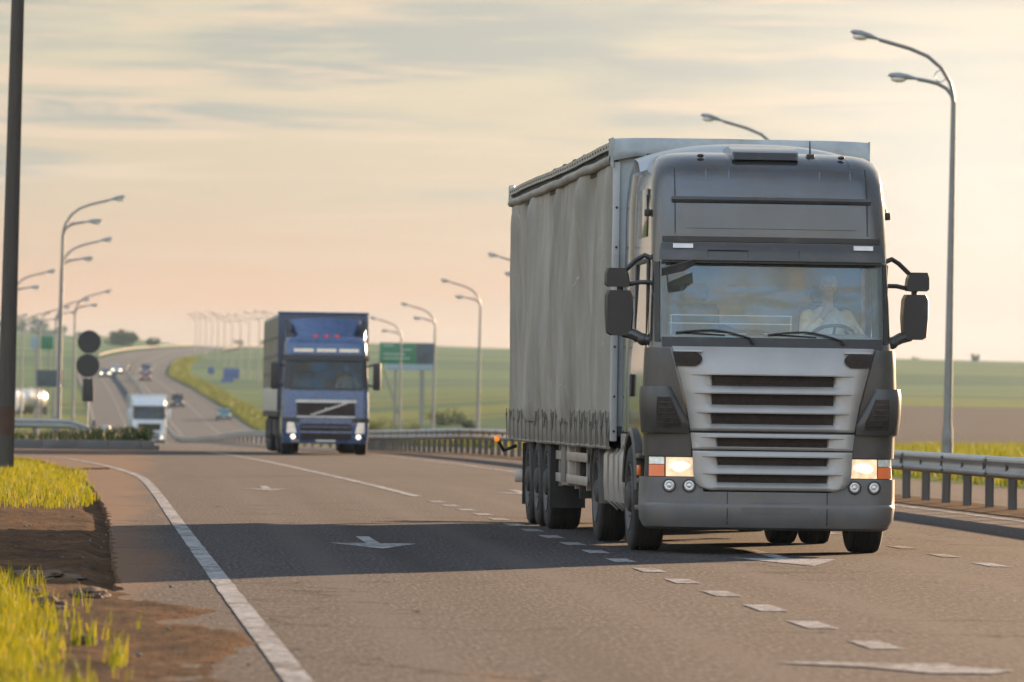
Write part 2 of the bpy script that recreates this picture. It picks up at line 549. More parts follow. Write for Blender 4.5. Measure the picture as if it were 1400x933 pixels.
def gmat_asphalt(name, warm=1.0):
    m, nt, out = new_mat(name)
    g = N(nt)
    geo = g.node('ShaderNodeNewGeometry')
    P = geo.outputs['Position']
    sp = g.node('ShaderNodeSeparateXYZ'); g.put(sp.inputs[0], P)
    X, Y = sp.outputs[0], sp.outputs[1]
    mp = g.node('ShaderNodeMapping'); g.put(mp.inputs['Vector'], P); mp.inputs['Scale'].default_value = (1.6, 0.06, 1)
    streak = g.noise(mp.outputs[0], 1.0, 5, 0.6)
    mp2 = g.node('ShaderNodeMapping'); g.put(mp2.inputs['Vector'], P); mp2.inputs['Scale'].default_value = (1, 0.13, 1)
    grain = g.noise(mp2.outputs[0], 30, 3, 0.75)
    grain2 = g.noise(mp2.outputs[0], 12, 4, 0.7)
    blot = g.noise(P, 0.22, 5, 0.6, 0.6)
    c = g.mix(g.map(streak, 0.3, 0.7), (0.032, 0.029, 0.030), (0.054, 0.047, 0.047))
    c = g.mix(g.map(blot, 0.35, 0.7, 0, 0.6), c, (0.044, 0.042, 0.044))
    c = g.mix(g.map(grain, 0.52, 0.64, 0, 0.9), c, (0.125, 0.105, 0.096))
    c = g.mix(g.map(grain, 0.48, 0.37, 0, 0.9), c, (0.011, 0.0095, 0.0095))
    c = g.mix(g.map(grain2, 0.60, 0.74, 0, 0.45), c, (0.078, 0.061, 0.050))
    # greyer and bluer with distance along the road
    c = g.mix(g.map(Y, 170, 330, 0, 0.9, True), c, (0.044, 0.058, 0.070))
    # polished wheel tracks and a darker oil strip in each lane
    lane = g.math('MULTIPLY', g.math('SUBTRACT', X, 0.68), 1 / 3.6)
    fr = g.math('FRACT', lane)
    tr = g.math('ABSOLUTE', g.math('SUBTRACT', g.math('ABSOLUTE', g.math('SUBTRACT', fr, 0.5)), 0.25))
    near = g.map(Y, 120, 80, 0, 1)
    c = g.mix(g.math('MULTIPLY', g.map(g.math('ADD', tr, g.math('MULTIPLY', streak, 0.1)), 0.14, 0.04, 0, 0.6, True), near), c, (0.075, 0.063, 0.058))
    oil = g.math('ABSOLUTE', g.math('SUBTRACT', fr, 0.5))
    c = g.mix(g.math('MULTIPLY', g.math('MULTIPLY', g.map(oil, 0.11, 0.0, 0, 0.8, True), g.map(streak, 0.4, 0.65, 0.1, 1)), near), c, (0.022, 0.019, 0.019))
    # red dust lying in streaks
    mp3 = g.node('ShaderNodeMapping'); g.put(mp3.inputs['Vector'], P); mp3.inputs['Scale'].default_value = (0.9, 0.14, 1)
    du = g.noise(mp3.outputs[0], 0.8, 6, 0.68, 0.5)
    k = g.math('MULTIPLY', g.map(du, 0.60, 0.74, 0, 0.55, True), g.map(Y, 200, 120, 0, 1))
    c = g.mix(k, c, (0.17, 0.080, 0.040))
    # dust gathered along the left shoulder and by the rail
    sh = g.math('ADD', X, g.math('MULTIPLY', g.math('SUBTRACT', du, 0.5), 2.2))
    c = g.mix(g.math('MULTIPLY', g.map(sh, 0.45, -0.35, 0, 0.75, True), g.map(Y, 190, 140, 0, 1)), c, (0.15, 0.078, 0.042))
    # fine cracks
    vo = g.node('ShaderNodeTexVoronoi', feature='DISTANCE_TO_EDGE')
    mp4 = g.node('ShaderNodeMapping'); g.put(mp4.inputs['Vector'], P); mp4.inputs['Scale'].default_value = (0.11, 0.17, 0.3)
    wob = g.node('ShaderNodeVectorMath', operation='ADD')
    nz = g.node('ShaderNodeTexNoise'); g.put(nz.inputs['Vector'], P); nz.inputs['Scale'].default_value = 0.9; nz.inputs['Detail'].default_value = 5
    scn = g.node('ShaderNodeVectorMath', operation='SCALE'); g.put(scn.inputs[0], nz.outputs['Color']); scn.inputs['Scale'].default_value = 0.28
    g.put(wob.inputs[0], mp4.outputs[0]); g.put(wob.inputs[1], scn.outputs[0])
    g.put(vo.inputs['Vector'], wob.outputs[0]); vo.inputs['Scale'].default_value = 1.0
    crack = g.math('MULTIPLY', g.map(vo.outputs['Distance'], 0.0065, 0.002, 0, 1), g.map(blot, 0.38, 0.5, 0, 0.9))
    crack = g.math('MULTIPLY', crack, g.map(Y, 130, 100, 0, 1))
    c = g.mix(crack, c, (0.02, 0.018, 0.017))
    h = g.math('ADD', grain, g.math('MULTIPLY', crack, -1.5))
    nrm = g.bump(h, 0.55, 0.012)
    b = g.bsdf(c, g.map(grain, 0.3, 0.7, 0.82, 0.98), normal=nrm, spec=0.10)
    nt.links.new(b.outputs[0], out.inputs[0])
    return m

def gmat_paint():
    m, nt, out = new_mat('road_paint')
    g = N(nt)
    geo = g.node('ShaderNodeNewGeometry')
    P = geo.outputs['Position']
    n1 = g.noise(P, 9, 6, 0.75)
    n2 = g.noise(P, 45, 3, 0.7)
    n3 = g.noise(P, 0.7, 4, 0.6)
    c = g.mix(g.map(n2, 0.3, 0.7), (0.22, 0.22, 0.22), (0.38, 0.38, 0.37))
    wear = g.math('ADD', n1, g.math('MULTIPLY', g.math('SUBTRACT', n3, 0.5), 0.35))
    c = g.mix(g.map(wear, 0.46, 0.58, 0, 0.93), c, g.mix(g.map(n2, 0.4, 0.6), (0.030, 0.026, 0.026), (0.085, 0.072, 0.066)))
    b = g.bsdf(c, 0.85, normal=g.bump(n2, 0.4, 0.008), spec=0.12)
    nt.links.new(b.outputs[0], out.inputs[0])
    return m

def gmat_soil():
    m, nt, out = new_mat('soil')
    g = N(nt)
    P = g.coords('Object')
    mp = g.node('ShaderNodeMapping'); g.put(mp.inputs['Vector'], P); mp.inputs['Scale'].default_value = (1, 0.4, 1)
    n1 = g.noise(mp.outputs[0], 1.6, 6, 0.68, 0.4)
    n2 = g.noise(mp.outputs[0], 26, 5, 0.75)
    n3 = g.noise(mp.outputs[0], 7, 5, 0.7)
    c = g.mix(g.map(n1, 0.35, 0.65), (0.060, 0.036, 0.022), (0.170, 0.092, 0.047))
    c = g.mix(g.map(n3, 0.48, 0.66, 0, 0.85), c, (0.045, 0.030, 0.022))
    c = g.mix(g.map(n2, 0.56, 0.72, 0, 0.7), c, (0.24, 0.145, 0.08))
    c = g.mix(g.map(n2, 0.44, 0.30, 0, 0.8), c, (0.04, 0.028, 0.022))
    nrm = g.bump(g.math('ADD', n2, n3), 1.0, 0.06)
    b = g.bsdf(c, 1.0, normal=nrm, spec=0.04)
    nt.links.new(b.outputs[0], out.inputs[0])
    return m

M['fields'] = gmat_fields()
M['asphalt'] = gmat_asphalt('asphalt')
M['paint'] = gmat_paint()
M['soil'] = gmat_soil()
M['kerb'] = mat('kerb_concrete', (0.115, 0.112, 0.11), 0.8, var=0.25, vs=1.5, bump=0.4, bs=30, dirt=(0.12,0.1,0.08), dirt_amt=0.5)

def rows(a, b, k=0.02, mn=2.0):
    ys = [a]
    while ys[-1] < b:
        ys.append(ys[-1] + max(mn, ys[-1] * k))
    ys[-1] = b
    return ys

# ground sheet, out to the horizon
mb = MB()
ys = rows(-40, 2100, 0.018, 3.0) + [2200,2300,2400,2500,2600,2700,2800,2900,3000,3100,3200,3400,3600,4000,5000,6000]
offs = [-3000,-2000,-1200,-700,-450,-320,-240,-190,-150,-120,-95,-75,-60,-48,-40,-33,-27,-22,-18,-14,-11,-8.5,-6,-4,-2.5,-1,1,3,6,9,12,15,18,21,23.5,25,27,30,34,39,45,52,60,70,82,97,115,140,170,210,260,320,400,520,700,1200,2000,2950]
def gpt(o, y):
    x = o + cv(min(y, 2000))
    z = ground(x, y)
    if o >= -1.2 and o <= outer(y) + 0.4 or (y < 190 and o > -64 and o < 1): z = min(z, gz(y)) - (0.25 if (y < 112 and o < 1) else 0.07)
    return (x, y, z)
mb.sheet(gpt, offs, ys)
go = mb.build('ground', M['fields'], ang=180)
tag(go, kind='structure')

def strip(name, ys, fa, fb, z, material, nlat=1, skirt=0.0):
    mb = MB()
    us = [i / nlat for i in range(nlat + 1)]
    def fn(u, y):
        a, b = fa(y), fb(y)
        return (a + (b - a) * u, y, gz(y) + z)
    mb.sheet(fn, us, ys)
    if skirt:
        for s_ in (fa, fb):
            mb.sheet(lambda u, y: (s_(y), y, gz(y) + z - skirt * u), [0, 1], ys)
    o = mb.build(name, material, ang=60, weld=0.0005)
    tag(o, kind='structure')
    return o

YN = sorted(set([round(v, 2) for v in rows(-30, 180, 0.01, 2.0)] + [44, 73, 95, 113, 133, 147, 153, 157, 160, 162]))
YF = rows(180, 2000, 0.02, 4)
jag = lambda y: 0.07 * noise.noise(Vector((0, y * 1.3, 5))) + 0.05 * noise.noise(Vector((0, y * 4.1, 9)))
YJ = sorted(set(YN + [round(24 + i * 0.25, 2) for i in range(220)]))
lft = lambda y: (le(y) + jag(y)) if y < 118 else 0.3 + cv(y)
main_l = lambda y: lft(y)
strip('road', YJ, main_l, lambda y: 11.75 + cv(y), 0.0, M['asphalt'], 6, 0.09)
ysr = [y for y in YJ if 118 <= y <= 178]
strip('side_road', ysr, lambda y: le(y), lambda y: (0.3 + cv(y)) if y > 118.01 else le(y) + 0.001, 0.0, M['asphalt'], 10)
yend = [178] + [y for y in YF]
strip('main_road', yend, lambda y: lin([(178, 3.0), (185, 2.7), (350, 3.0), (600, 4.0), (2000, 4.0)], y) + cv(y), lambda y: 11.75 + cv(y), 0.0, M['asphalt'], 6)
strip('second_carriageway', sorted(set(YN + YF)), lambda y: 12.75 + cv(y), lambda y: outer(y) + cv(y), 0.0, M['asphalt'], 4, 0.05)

# median strip of loose red soil that carries the guard rail
mb = MB()
def med(u, y):
    return (11.62 + 1.25 * u + cv(y), y, gz(y) + 0.012 + 0.05 * math.sin(math.pi * u) * (0.6 + 0.8 * noise.noise(Vector((u * 2, y * .7, 1)))))
mb.sheet(med, [i / 8 for i in range(9)], sorted(set([y for y in YJ if y > 30] + [y for y in YF if y < 236])))
tag(mb.build('median_strip', M['soil'], ang=180), kind='structure')
mb = MB()
mb.sheet(med, [i / 8 for i in range(9)], [y for y in YF if y > 225])
M['median'] = mat('median_concrete', (0.085, 0.085, 0.085), 0.95, var=0.2, spec=0.05)
tag(mb.build('median_kerb', M['median'], ang=180), kind='structure')

# soil shoulder on the left that spills over the asphalt edge
mb = MB()
def soil(u, y):
    x = -13 + u
    spill = lin([(20, .75), (36, .60), (40, .35), (43, .0), (46, -.30), (74, -.50), (78, -.7), (110, -1.5)], y)
    nz_ = noise.noise(Vector((x * 1.1, y * .55, 2))) * 0.5 + noise.noise(Vector((x * 3.3, y * 1.5, 7))) * 0.28 + noise.noise(Vector((x * 9, y * 4, 4))) * .16
    e = spill + (0.42 if y < 45 else .12) * noise.noise(Vector((x * .9, y * .45, 8))) + (.16 if y < 45 else .05) * noise.noise(Vector((x * 3, y * 1.7, 3)))
    h = 0.050 * nz_ + 0.020 * abs(noise.noise(Vector((x * 7, y * 2.2, 14)))) + (0.012 if y < 45 else -0.035)
    t = sstep(e - 0.22, e + 0.05, x)
    h = h * (1 - t) - 0.10 * t
    if x < -0.7: h += 0.05 * sstep(-0.7, -3.0, x)
    return (x, y, h)
mb.sheet(soil, [-3 + i * 0.25 for i in range(28)] + [4 + i * 0.05 for i in range(204)], [22 + i * 0.11 for i in range(820)])
so = mb.build('dirt_shoulder', M['soil'], ang=180)
tag(so, kind='structure')

# ------------------------------------------------------------------ road markings (paint on the road)
def line_strip(name, fx, ya, yb, width, step=1.5, z=0.005):
    mb = MB()
    n = max(2, int((yb - ya) / step))
    yy = [ya + (yb - ya) * i / n for i in range(n + 1)]
    mb.sheet(lambda u, y: (fx(y) + (u - .5) * width, y, gz(y) + z), [0, 1], yy)
    tag(mb.build(name, M['paint'], ang=180), kind='structure')
EDGE = [(15,.88),(29.2,.80),(41,.68),(68,.42),(90,.22),(105,.02),(118,-.45),(127,-.95),(138,-1.75),(146,-2.8)]
line_strip('edge_line', lambda y: interp(EDGE, y) + 0.012 * noise.noise(Vector((y * .8, 1, 1))), 15, 146, 0.15, 0.7)
mb = MB()
cur = [(-2.8,146),(-3.6,149),(-5,152),(-7.5,155),(-11,157.6),(-17,160.2),(-26,162.8),(-40,165),(-58,166.5)]
P2 = [Vector((a, b, 0)) for a, b in cur]
for i, p in enumerate(P2):
    pass
L_, R_ = [], []
for i, p in enumerate(P2):
    t = (P2[min(i+1, len(P2)-1)] - P2[max(i-1, 0)]).normalized()
    nrm_ = Vector((t.y, -t.x, 0)) * 0.14
    L_.append(p + nrm_); R_.append(p - nrm_)
mb.sheet(lambda u, v: tuple(Vector((0, 0, gz(P2[v].y) + .005)) + (L_[v] if u == 0 else R_[v])), [0, 1], list(range(len(P2))))
tag(mb.build('edge_line', M['paint'], ang=180), kind='structure')

def dashes(name, fx, ya, yb, period, length, width, z=0.005):
    mb = MB()
    y = ya
    while y < yb:
        l = length * random.uniform(0.93, 1.05)
        dx = random.uniform(-.012, .012)
        mb.sheet(lambda u, v: (fx(v) + dx + (u - .5) * width, v, gz(v) + z), [0, 1], [y, y + l / 2, y + l])
        y += period
    tag(mb.build(name, M['paint'], ang=180), kind='structure')
l1 = lambda y: 4.37 + cv(y)
o2 = lambda y: 7.76 + lin([(80, 0), (123, 1.05), (170, 1.1), (230, -.3)], y)
dashes('dashed_lane_line', l1, 15.7, 86, 3.06, 1.22, 0.20)
line_strip('solid_lane_line', l1, 88, 178, 0.17)
dashes('dashed_lane_line', lambda y: o2(y) + cv(y), 17.2, 104, 3.2, 1.22, 0.18)
line_strip('solid_lane_line', lambda y: o2(y) + cv(y), 106, 178, 0.16)
line_strip('edge_line', lambda y: 11.28 + cv(y), 15, 600, 0.16)
line_strip('edge_line', lambda y: lin([(185, 3.1), (350, 3.4), (600, 4.4)], y) + cv(y), 190, 1300, 0.14, 8)
dashes('dashed_lane_line', lambda y: lin([(180, 7.3), (600, 7.9)], y) + cv(y), 182, 1200, 12, 6.0, 0.18)
line_strip('edge_line', lambda y: 13.5 + cv(y), 220, 1250, 0.13, 8)
line_strip('edge_line', lambda y: outer(y) - .6 + cv(y), 220, 1250, 0.14, 8)
dashes('dashed_lane_line', lambda y: (13.2 + outer(y)) / 2 + cv(y), 300, 1200, 12, 6.0, 0.18)

def arrow(x, y, s=1.0, turn=0):
    """lane arrow pointing to the camera; with a left-hand barb"""
    mb = MB()
    def quad(pts):
        mb._new([(x + a * s, y + b * s, gz(y) + .005) for a, b in pts], [tuple(range(len(pts)))])
    quad([(-.08, 1.2), (.08, 1.2), (.08, 4.6), (-.08, 4.6)])
    quad([(-.52, 1.2), (0, -1.4), (.52, 1.2)])
    if turn:
        quad([(-.08, 2.6), (-.75, 1.9), (-.75, 1.55), (-.08, 2.2)])
    tag(mb.build('lane_arrow', M['paint'], flat=True), kind='structure')
arrow(2.32, 57.3, 0.85)
arrow(2.02, 93.0, 0.85)
arrow(6.00, 53.2, 0.95)

def worn_arrow(pts):
    mb = MB()
    mb._new([(x, y, gz(y) + .007) for x, y in pts], [tuple(range(len(pts)))])
    tag(mb.build('lane_arrow', M['paint'], flat=True), kind='structure')
worn_arrow([(3.50,32.0),(3.75,32.15),(4.30,32.0),(4.72,31.35),(4.55,30.95),(4.20,30.95),(3.95,31.55)])
arrow(6.1, 92.0, 0.95)

# island with a kerb at the mouth of the side road
mb = MB()
isl = lambda u, y: ((2.45 + cv(y)) - (1 - u) * 75, y, max(ground((2.45 + cv(y)) - (1 - u) * 75, y), gz(y)) + 0.13 + 0.05 * noise.noise(Vector((u * 60, y * .4, 0))))
def isl2(u, y):
    xr = (3.0 if y < 185 else 2.35) + cv(y)
    x = xr - (1 - u) * 75
    mound = 0.30 * math.exp(-((x - xr + 1.1) / 1.2) ** 2 - ((y - 192) / 7) ** 2)
    z = gz(y) + (ground(x, y) - gz(y)) * sstep(xr - 1, xr - 12, x)
    return (x, y, max(z, gz(y)) + (0.13 + 0.05 * noise.noise(Vector((x * .5, y * .4, 0))) + mound) * sstep(235, 215, y) - 0.02)
mb.sheet(isl2, [0, .2, .4, .55, .65, .75, .82, .88, .91, .93, .945, .96, .97, .98, .99, 1], [178.3 + i for i in range(60)])
tag(mb.build('traffic_island', M['fields'], ang=180), kind='structure')
mb = MB()
x = -64.0
while x < 0.3:
    x1 = min(x + 1.0, 0.42)
    mb.box(x, x1 - 0.012, 178.0, 178.28, -0.12, 0.155 + random.uniform(-.006, .006), 0.02)
    x = x1
y = 178.0
while y < 232:
    xk = 0.42 + (cv(y) - cv(178)) - lin([(178, 0), (190, .5), (300, .5)], y)
    mb.box(xk - .14, xk + .14, y + (0.29 if y == 178 else 0), y + .99, gz(y) - .12, gz(y) + 0.15, 0.02)
    y += 1.0
tag(mb.build('kerb', M['kerb'], ang=30), kind='structure')
# ------------------------------------------------------------------ wheels, people
def wheel(parent, xo, y, rad, width, side, dual=False, rimmat=None):
    """tyre mesh (part) with rim and hub (sub-parts); side = -1: outer face at -x"""
    mb = MB()
    n = 48
    def tyre(xa, xb):
        h = (xb - xa)
        pr = [(.12, .60), (.02, .66), (-.0, .80), (.02, .92), (.07, .975), (.12, .99)]
        k = 5
        for i in range(k):
            a = .14 + .72 * i / k
            b = .14 + .72 * (i + 1) / k
            pr += [(a + .005, 1.0), (b - .022, 1.0), (b - .018, .972), (b - .003, .972)]
        pr += [(.88, .99), (.93, .975), (.98, .92), (1.0, .80), (.98, .66), (.88, .60)]
        mb.lathe([(xa + p * h, q * rad) for p, q in pr], 'x', (0, y, rad), n, cap=False)
    s = side
    if dual:
        tyre(xo, xo - s * width) ; tyre(xo - s * (width + .05), xo - s * (2 * width + .05))
    else:
        tyre(xo, xo - s * width)
    t = mb.build('wheel', M['rubber'], parent, 30)
    mb = MB()
    dd = .10 if dual else .045
    prof = [(.02, .63), (.0, .615), (.03, .58), (dd, .55), (dd + .02, .36), (dd - .01, .34), (dd - .01, .0001)]
    mb.lathe([(xo - s * a, b * rad) for a, b in prof], 'x', (0, y, rad), 40, cap=False)
    for k in range(10):
        a = 2 * math.pi * k / 10
        mb.lathe([(xo - s * (dd + .01), .012), (xo - s * (dd - .035), .012), (xo - s * (dd - .036), .0005)], 'x',
                 (0, y + .33 * rad * 1.15 * math.cos(a), rad + .33 * rad * 1.15 * math.sin(a)), 6, cap=False)
    rim = mb.build('rim', rimmat or M['rim'], t, 30)
    mb = MB()
    mb.lathe([(xo - s * (dd), .30 * rad), (xo - s * (dd - .05), .27 * rad), (xo + s * (.0 if dual else .02), .20 * rad), (xo + s * (.02 if dual else .04), .0005)], 'x', (0, y, rad), 24, cap=False)
    mb.build('hub', M['chassis'], t, 30)
    return t

def limb(mb, pts, n=14):
    """closed tapering limb through (point, radius) pairs with round joints"""
    P = [Vector(p) for p, r in pts]; r_ = [r for p, r in pts]
    out_p, out_r = [], []
    for i in range(len(P) - 1):
        for k in range(4):
            t = k / 4
            out_p.append(P[i].lerp(P[i+1], t)); out_r.append(r_[i] + (r_[i+1] - r_[i]) * (t * t * (3 - 2 * t)))
    out_p.append(P[-1]); out_r.append(r_[-1])
    mb.tube(out_p, out_r, n)
    for p, r in pts: mb.ball(tuple(p), r, r, r, 14, 9)
def torso(mb, secs, n=24):
    """closed trunk from horizontal ellipses (z, y, half width, half depth)"""
    mb.loft([[(hw * math.copysign(abs(math.cos(a)) ** .85, math.cos(a)), y + hd * math.sin(a), z) for a in (2 * math.pi * k / n for k in range(n))] for z, y, hw, hd in secs])

def remesh(bm, name, size, material, parent, smooth_it=2):
    me = bpy.data.meshes.new(name); bm.to_mesh(me); bm.free()
    o = bpy.data.objects.new(name, me); COL.objects.link(o)
    rm = o.modifiers.new('R', 'REMESH'); rm.mode = 'VOXEL'; rm.voxel_size = size; rm.use_smooth_shade = True
    sm = o.modifiers.new('S', 'SMOOTH'); sm.iterations = smooth_it; sm.factor = 0.5
    dg = bpy.context.evaluated_depsgraph_get()
    m2 = bpy.data.meshes.new_from_object(o.evaluated_get(dg))
    bpy.data.objects.remove(o); bpy.data.meshes.remove(me)
    m2.name = name
    m2.materials.clear(); m2.materials.append(material)
    for p in m2.polygons: p.use_smooth = True
    o = bpy.data.objects.new(name, m2); COL.objects.link(o)
    adopt(o, parent)
    return o

M['skin'] = mat('skin', (0.52, 0.33, 0.25), 0.55, var=0.1, vs=12)
M['shirt'] = mat('shirt_cloth', (0.80, 0.74, 0.58), 0.85, var=0.2, vs=9, bump=0.3, bs=120)
M['shirt_dark'] = mat('dark_shirt_cloth', (0.10, 0.13, 0.16), 0.85, var=0.2, vs=9)
M['jeans'] = mat('trouser_cloth', (0.05, 0.06, 0.09), 0.9, var=0.2, vs=9)
M['cap'] = mat('pale_cap', (0.68, 0.66, 0.58), 0.85, var=0.12, vs=10)
M['hair'] = mat('grey_hair', (0.12, 0.10, 0.085), 0.6, var=0.3, vs=30)
M['eye'] = mat('eye', (0.24, 0.19, 0.16), 0.3)

def seated_driver(label, loc, hand_to_chin=True, shirt=None, cap=True, rz=0.0):
    """seated figure facing -y; origin at the hips on the seat"""
    root = empty('person', loc, rz)
    tag(root, label, 'person')
    # joints
    pel, wai, che, nkb, nk = (0,.02,.06), (0,.05,.24), (0,.06,.42), (0,.05,.565), (0,.03,.64)
    shR, shL = (-.185,.05,.50), (.185,.05,.50)        # image left / right
    if hand_to_chin:
        elR, wrR = (-.24,-.10,.26), (-.07,-.19,.50)
        palm = [(-.035,-.17,.555), (-.015,-.15,.60)]
        fdir = Vector((.35, .12, .85)).normalized(); pdir = Vector((.85, -.35, -.1)).normalized()
    else:
        elR, wrR = (-.27,-.14,.24), (-.20,-.40,.33)
        palm = [(-.185,-.46,.35), (-.175,-.50,.355)]
        fdir = Vector((.25, -.75, -.35)).normalized(); pdir = Vector((.5, .1, .8)).normalized()
    elL, wrL = (.33,-.16,.27), (.25,-.40,.32)
    palmL = [(.235,-.455,.345), (.225,-.495,.35)]
    fL = Vector((-.25, -.75, -.4)).normalized(); pL = Vector((-.5, .1, .8)).normalized()
    def fingers(base, fd, pd, thumb_side):
        out_ = []
        cu = fd.cross(pd).normalized()
        for k, ln in enumerate((.064, .075, .070, .055)):
            b = Vector(base) + pd * (.030 - .020 * k)
            m1 = b + fd * ln * .55
            e1 = m1 + (fd * .75 - cu * .55).normalized() * ln * .5
            out_.append([(tuple(b - fd * .02), .009), (tuple(b), .009), (tuple(m1), .008), (tuple(e1), .0065)])
        b = Vector(base) - fd * .045 + pd * .035
        m1 = b + (fd * .5 + pd * .8).normalized() * .032
        e1 = m1 + (fd * .9 + pd * .25).normalized() * .03
        out_.append([(tuple(b - pd * .02), .010), (tuple(b), .0105), (tuple(m1), .009), (tuple(e1), .0075)])
        return out_
    V = lambda p, q, t: tuple(Vector(p).lerp(Vector(q), t))
    legs = [[((sx*.10,-.03,.04), .088), ((sx*.13,-.45,.07), .066), ((sx*.13,-.52,-.34), .043)] for sx in (-1, 1)]
    h = MB(); bm = h.bm
    torso(h, [(-.06,.03,.15,.11), (.06,.03,.168,.115), (.24,.05,.150,.105), (.40,.06,.170,.115), (.50,.055,.175,.10), (.56,.05,.10,.075), (.60,.045,.062,.060)])
    limb(h, [(nkb, .066), (nk, .056), ((0,.012,.72), .055)])
    limb(h, [(shR, .062), (V(shR, elR, .5), .052), (elR, .043), (V(elR, wrR, .4), .042), (wrR, .029), (palm[0], .034), (palm[1], .030)])
    limb(h, [(shL, .062), (V(shL, elL, .5), .052), (elL, .043), (V(elL, wrL, .4), .042), (wrL, .029), (palmL[0], .034), (palmL[1], .030)])
    for lg in legs:
        limb(h, lg + [((lg[2][0][0], -.57, -.41), .038), ((lg[2][0][0], -.69, -.43), .032)])
    for base, fd, pd in ((palm[1], fdir, pdir), (palmL[1], fL, pL)):
        for ch in fingers(base, fd, pd, 1): limb(h, ch, 8)
    T = Matrix.Translation((0, .0, .79)) @ Matrix.Rotation(R(-16), 4, 'Z') @ Matrix.Rotation(R(6), 4, 'X')
    h.ball((0, .012, .015), .077, .097, .108, M=T)
    h.ball((0, -.028, -.062), .052, .058, .058, M=T)                     # jaw
    h.loft([[(-.006,-.082,.03),(.006,-.082,.03),(.006,-.07,.03),(-.006,-.07,.03)], [(-.017,-.108,-.022),(.017,-.108,-.022),(.017,-.075,-.022),(-.017,-.075,-.022)], [(-.014,-.09,-.034),(.014,-.09,-.034),(.014,-.075,-.034),(-.014,-.075,-.034)]], M=T)
    for s_ in (-1, 1):
        h.ball((s_ * .078, .02, -.005), .010, .020, .031, M=T)           # ears
        h.ball((s_ * .031, -.076, .027), .022, .010, .007, M=T)
        h.ball((s_ * .034, -.066, -.010), .030, .022, .026, M=T)          # brows
    h.ball((0, -.083, -.058), .024, .012, .007, M=T); h.ball((0, -.081, -.070), .021, .012, .007, M=T)   # lips
    remesh(bm, 'body', .0055, M['skin'], root)
    for s_ in (-1, 1):
        e = MB(); e.ball((s_ * .031, -.080, .010), .010, .007, .006, M=T); e.build('eye', M['eye'], root)
    if cap:
        c = MB()
        c.ball((0, .014, .045), .088, .108, .088, M=T)
        c.loft([[(-.075,-.06,.05),(0,-.10,.055),(.075,-.06,.05),(.07,-.05,.062),(0,-.09,.067),(-.07,-.05,.062)], [(-.055,-.14,.035),(0,-.165,.037),(.055,-.14,.035),(.055,-.14,.042),(0,-.165,.044),(-.055,-.14,.042)]], M=T)
        remesh(c.bm, 'cap', .007, M['cap'], root)
    hr = MB(); hr.ball((0, .040, .008 if cap else .03), .083, .085, .085, M=T); hr.build('hair', M['hair'], root)
    c = MB()
    torso(c, [(-.07,.03,.168,.128), (.06,.03,.180,.130), (.24,.045,.166,.124), (.40,.055,.186,.132), (.50,.052,.192,.112), (.57,.048,.120,.086), (.605,.045,.076,.072)])
    for a_, b_, c_ in ((shR, elR, wrR), (shL, elL, wrL)):
        limb(c, [(a_, .078), (V(a_, b_, .5), .066), (b_, .056), (V(b_, c_, .45), .053), (V(b_, c_, .86), .041)])
    remesh(c.bm, 'shirt', .009, shirt or M['shirt'], root)
    c = MB()
    torso(c, [(-.08,.03,.165,.125), (.0,.03,.172,.126), (.07,.03,.175,.126)])
    for lg in legs: limb(c, [(p, r + .012) for p, r in lg])
    remesh(c.bm, 'trousers', .011, M['jeans'], root)
    return root
# ------------------------------------------------------------------ the near truck (x right in the picture, y back, z up)
M['cab'] = mat('cab_paint', (0.080, 0.079, 0.078), 0.15, 0.55, var=0.1, coat=0.7, dirt=(0.16,0.14,0.12), dirt_amt=0.22, dirt_scale=2.2)
M['cab_matt'] = mat('cab_grey_plastic', (0.058, 0.056, 0.054), 0.36, 0.2, var=0.12, dirt=(0.16,0.14,0.12), dirt_amt=0.35, dirt_scale=3)
M['silver'] = mat('grille_silver', (0.35, 0.343, 0.327), 0.42, 0.15, var=0.08, coat=0.15, dirt=(0.24,0.21,0.18), dirt_amt=0.3, dirt_scale=3)
M['bumper'] = mat('bumper_grey', (0.135, 0.136, 0.136), 0.5, 0.15, var=0.15, bump=0.05, bs=150, dirt=(0.20,0.165,0.13), dirt_amt=0.55, dirt_scale=3.2)
M['slot'] = mat('grille_mesh', (0.040, 0.032, 0.029), 0.85, var=0.35, vs=30, bump=0.6, bs=90, dirt=(0.085,0.066,0.056), dirt_amt=0.5, spec=0.15)
M['rim'] = mat('dusty_rim', (0.10, 0.098, 0.094), 0.6, 0.3, var=0.3, vs=8, dirt=(0.10,0.08,0.065), dirt_amt=0.7)
M['windscreen'] = glass_mat('windscreen_glass', (0.92, 0.985, 0.975), 0.055, 0.085, (0.46, 0.60, 0.58))
M['side_glass'] = glass_mat('side_glass', (0.92, 0.95, 0.95), 0.14, 0.02)
M['interior'] = mat('cab_interior', (0.22, 0.22, 0.21), 0.8, var=0.2)
M['interior_light'] = mat('cab_lining', (0.60, 0.60, 0.57), 0.85, var=0.15)
M['seat'] = mat('seat_cloth', (0.16, 0.17, 0.185), 0.9, var=0.25, vs=10)
M['blanket'] = mat('brown_blanket', (0.22, 0.13, 0.075), 0.95, var=0.3, vs=5)
M['paper'] = mat('paper', (0.6, 0.58, 0.52), 0.8, var=0.08)
M['headlamp'] = emit_mat('headlamp_lit', (1.0, 0.62, 0.28), 0.15, base=(0.55, 0.5, 0.42))
M['bulb'] = emit_mat('lamp_bulb', (1.0, 0.80, 0.52), 0.22)
M['marker'] = emit_mat('marker_lamp', (0.9, 0.93, 1.0), 0.03, base=(0.5,0.5,0.52))
M['orange_lamp'] = emit_mat('orange_lamp', (1.0, 0.28, 0.03), 0.16, base=(0.8, 0.2, 0.03))

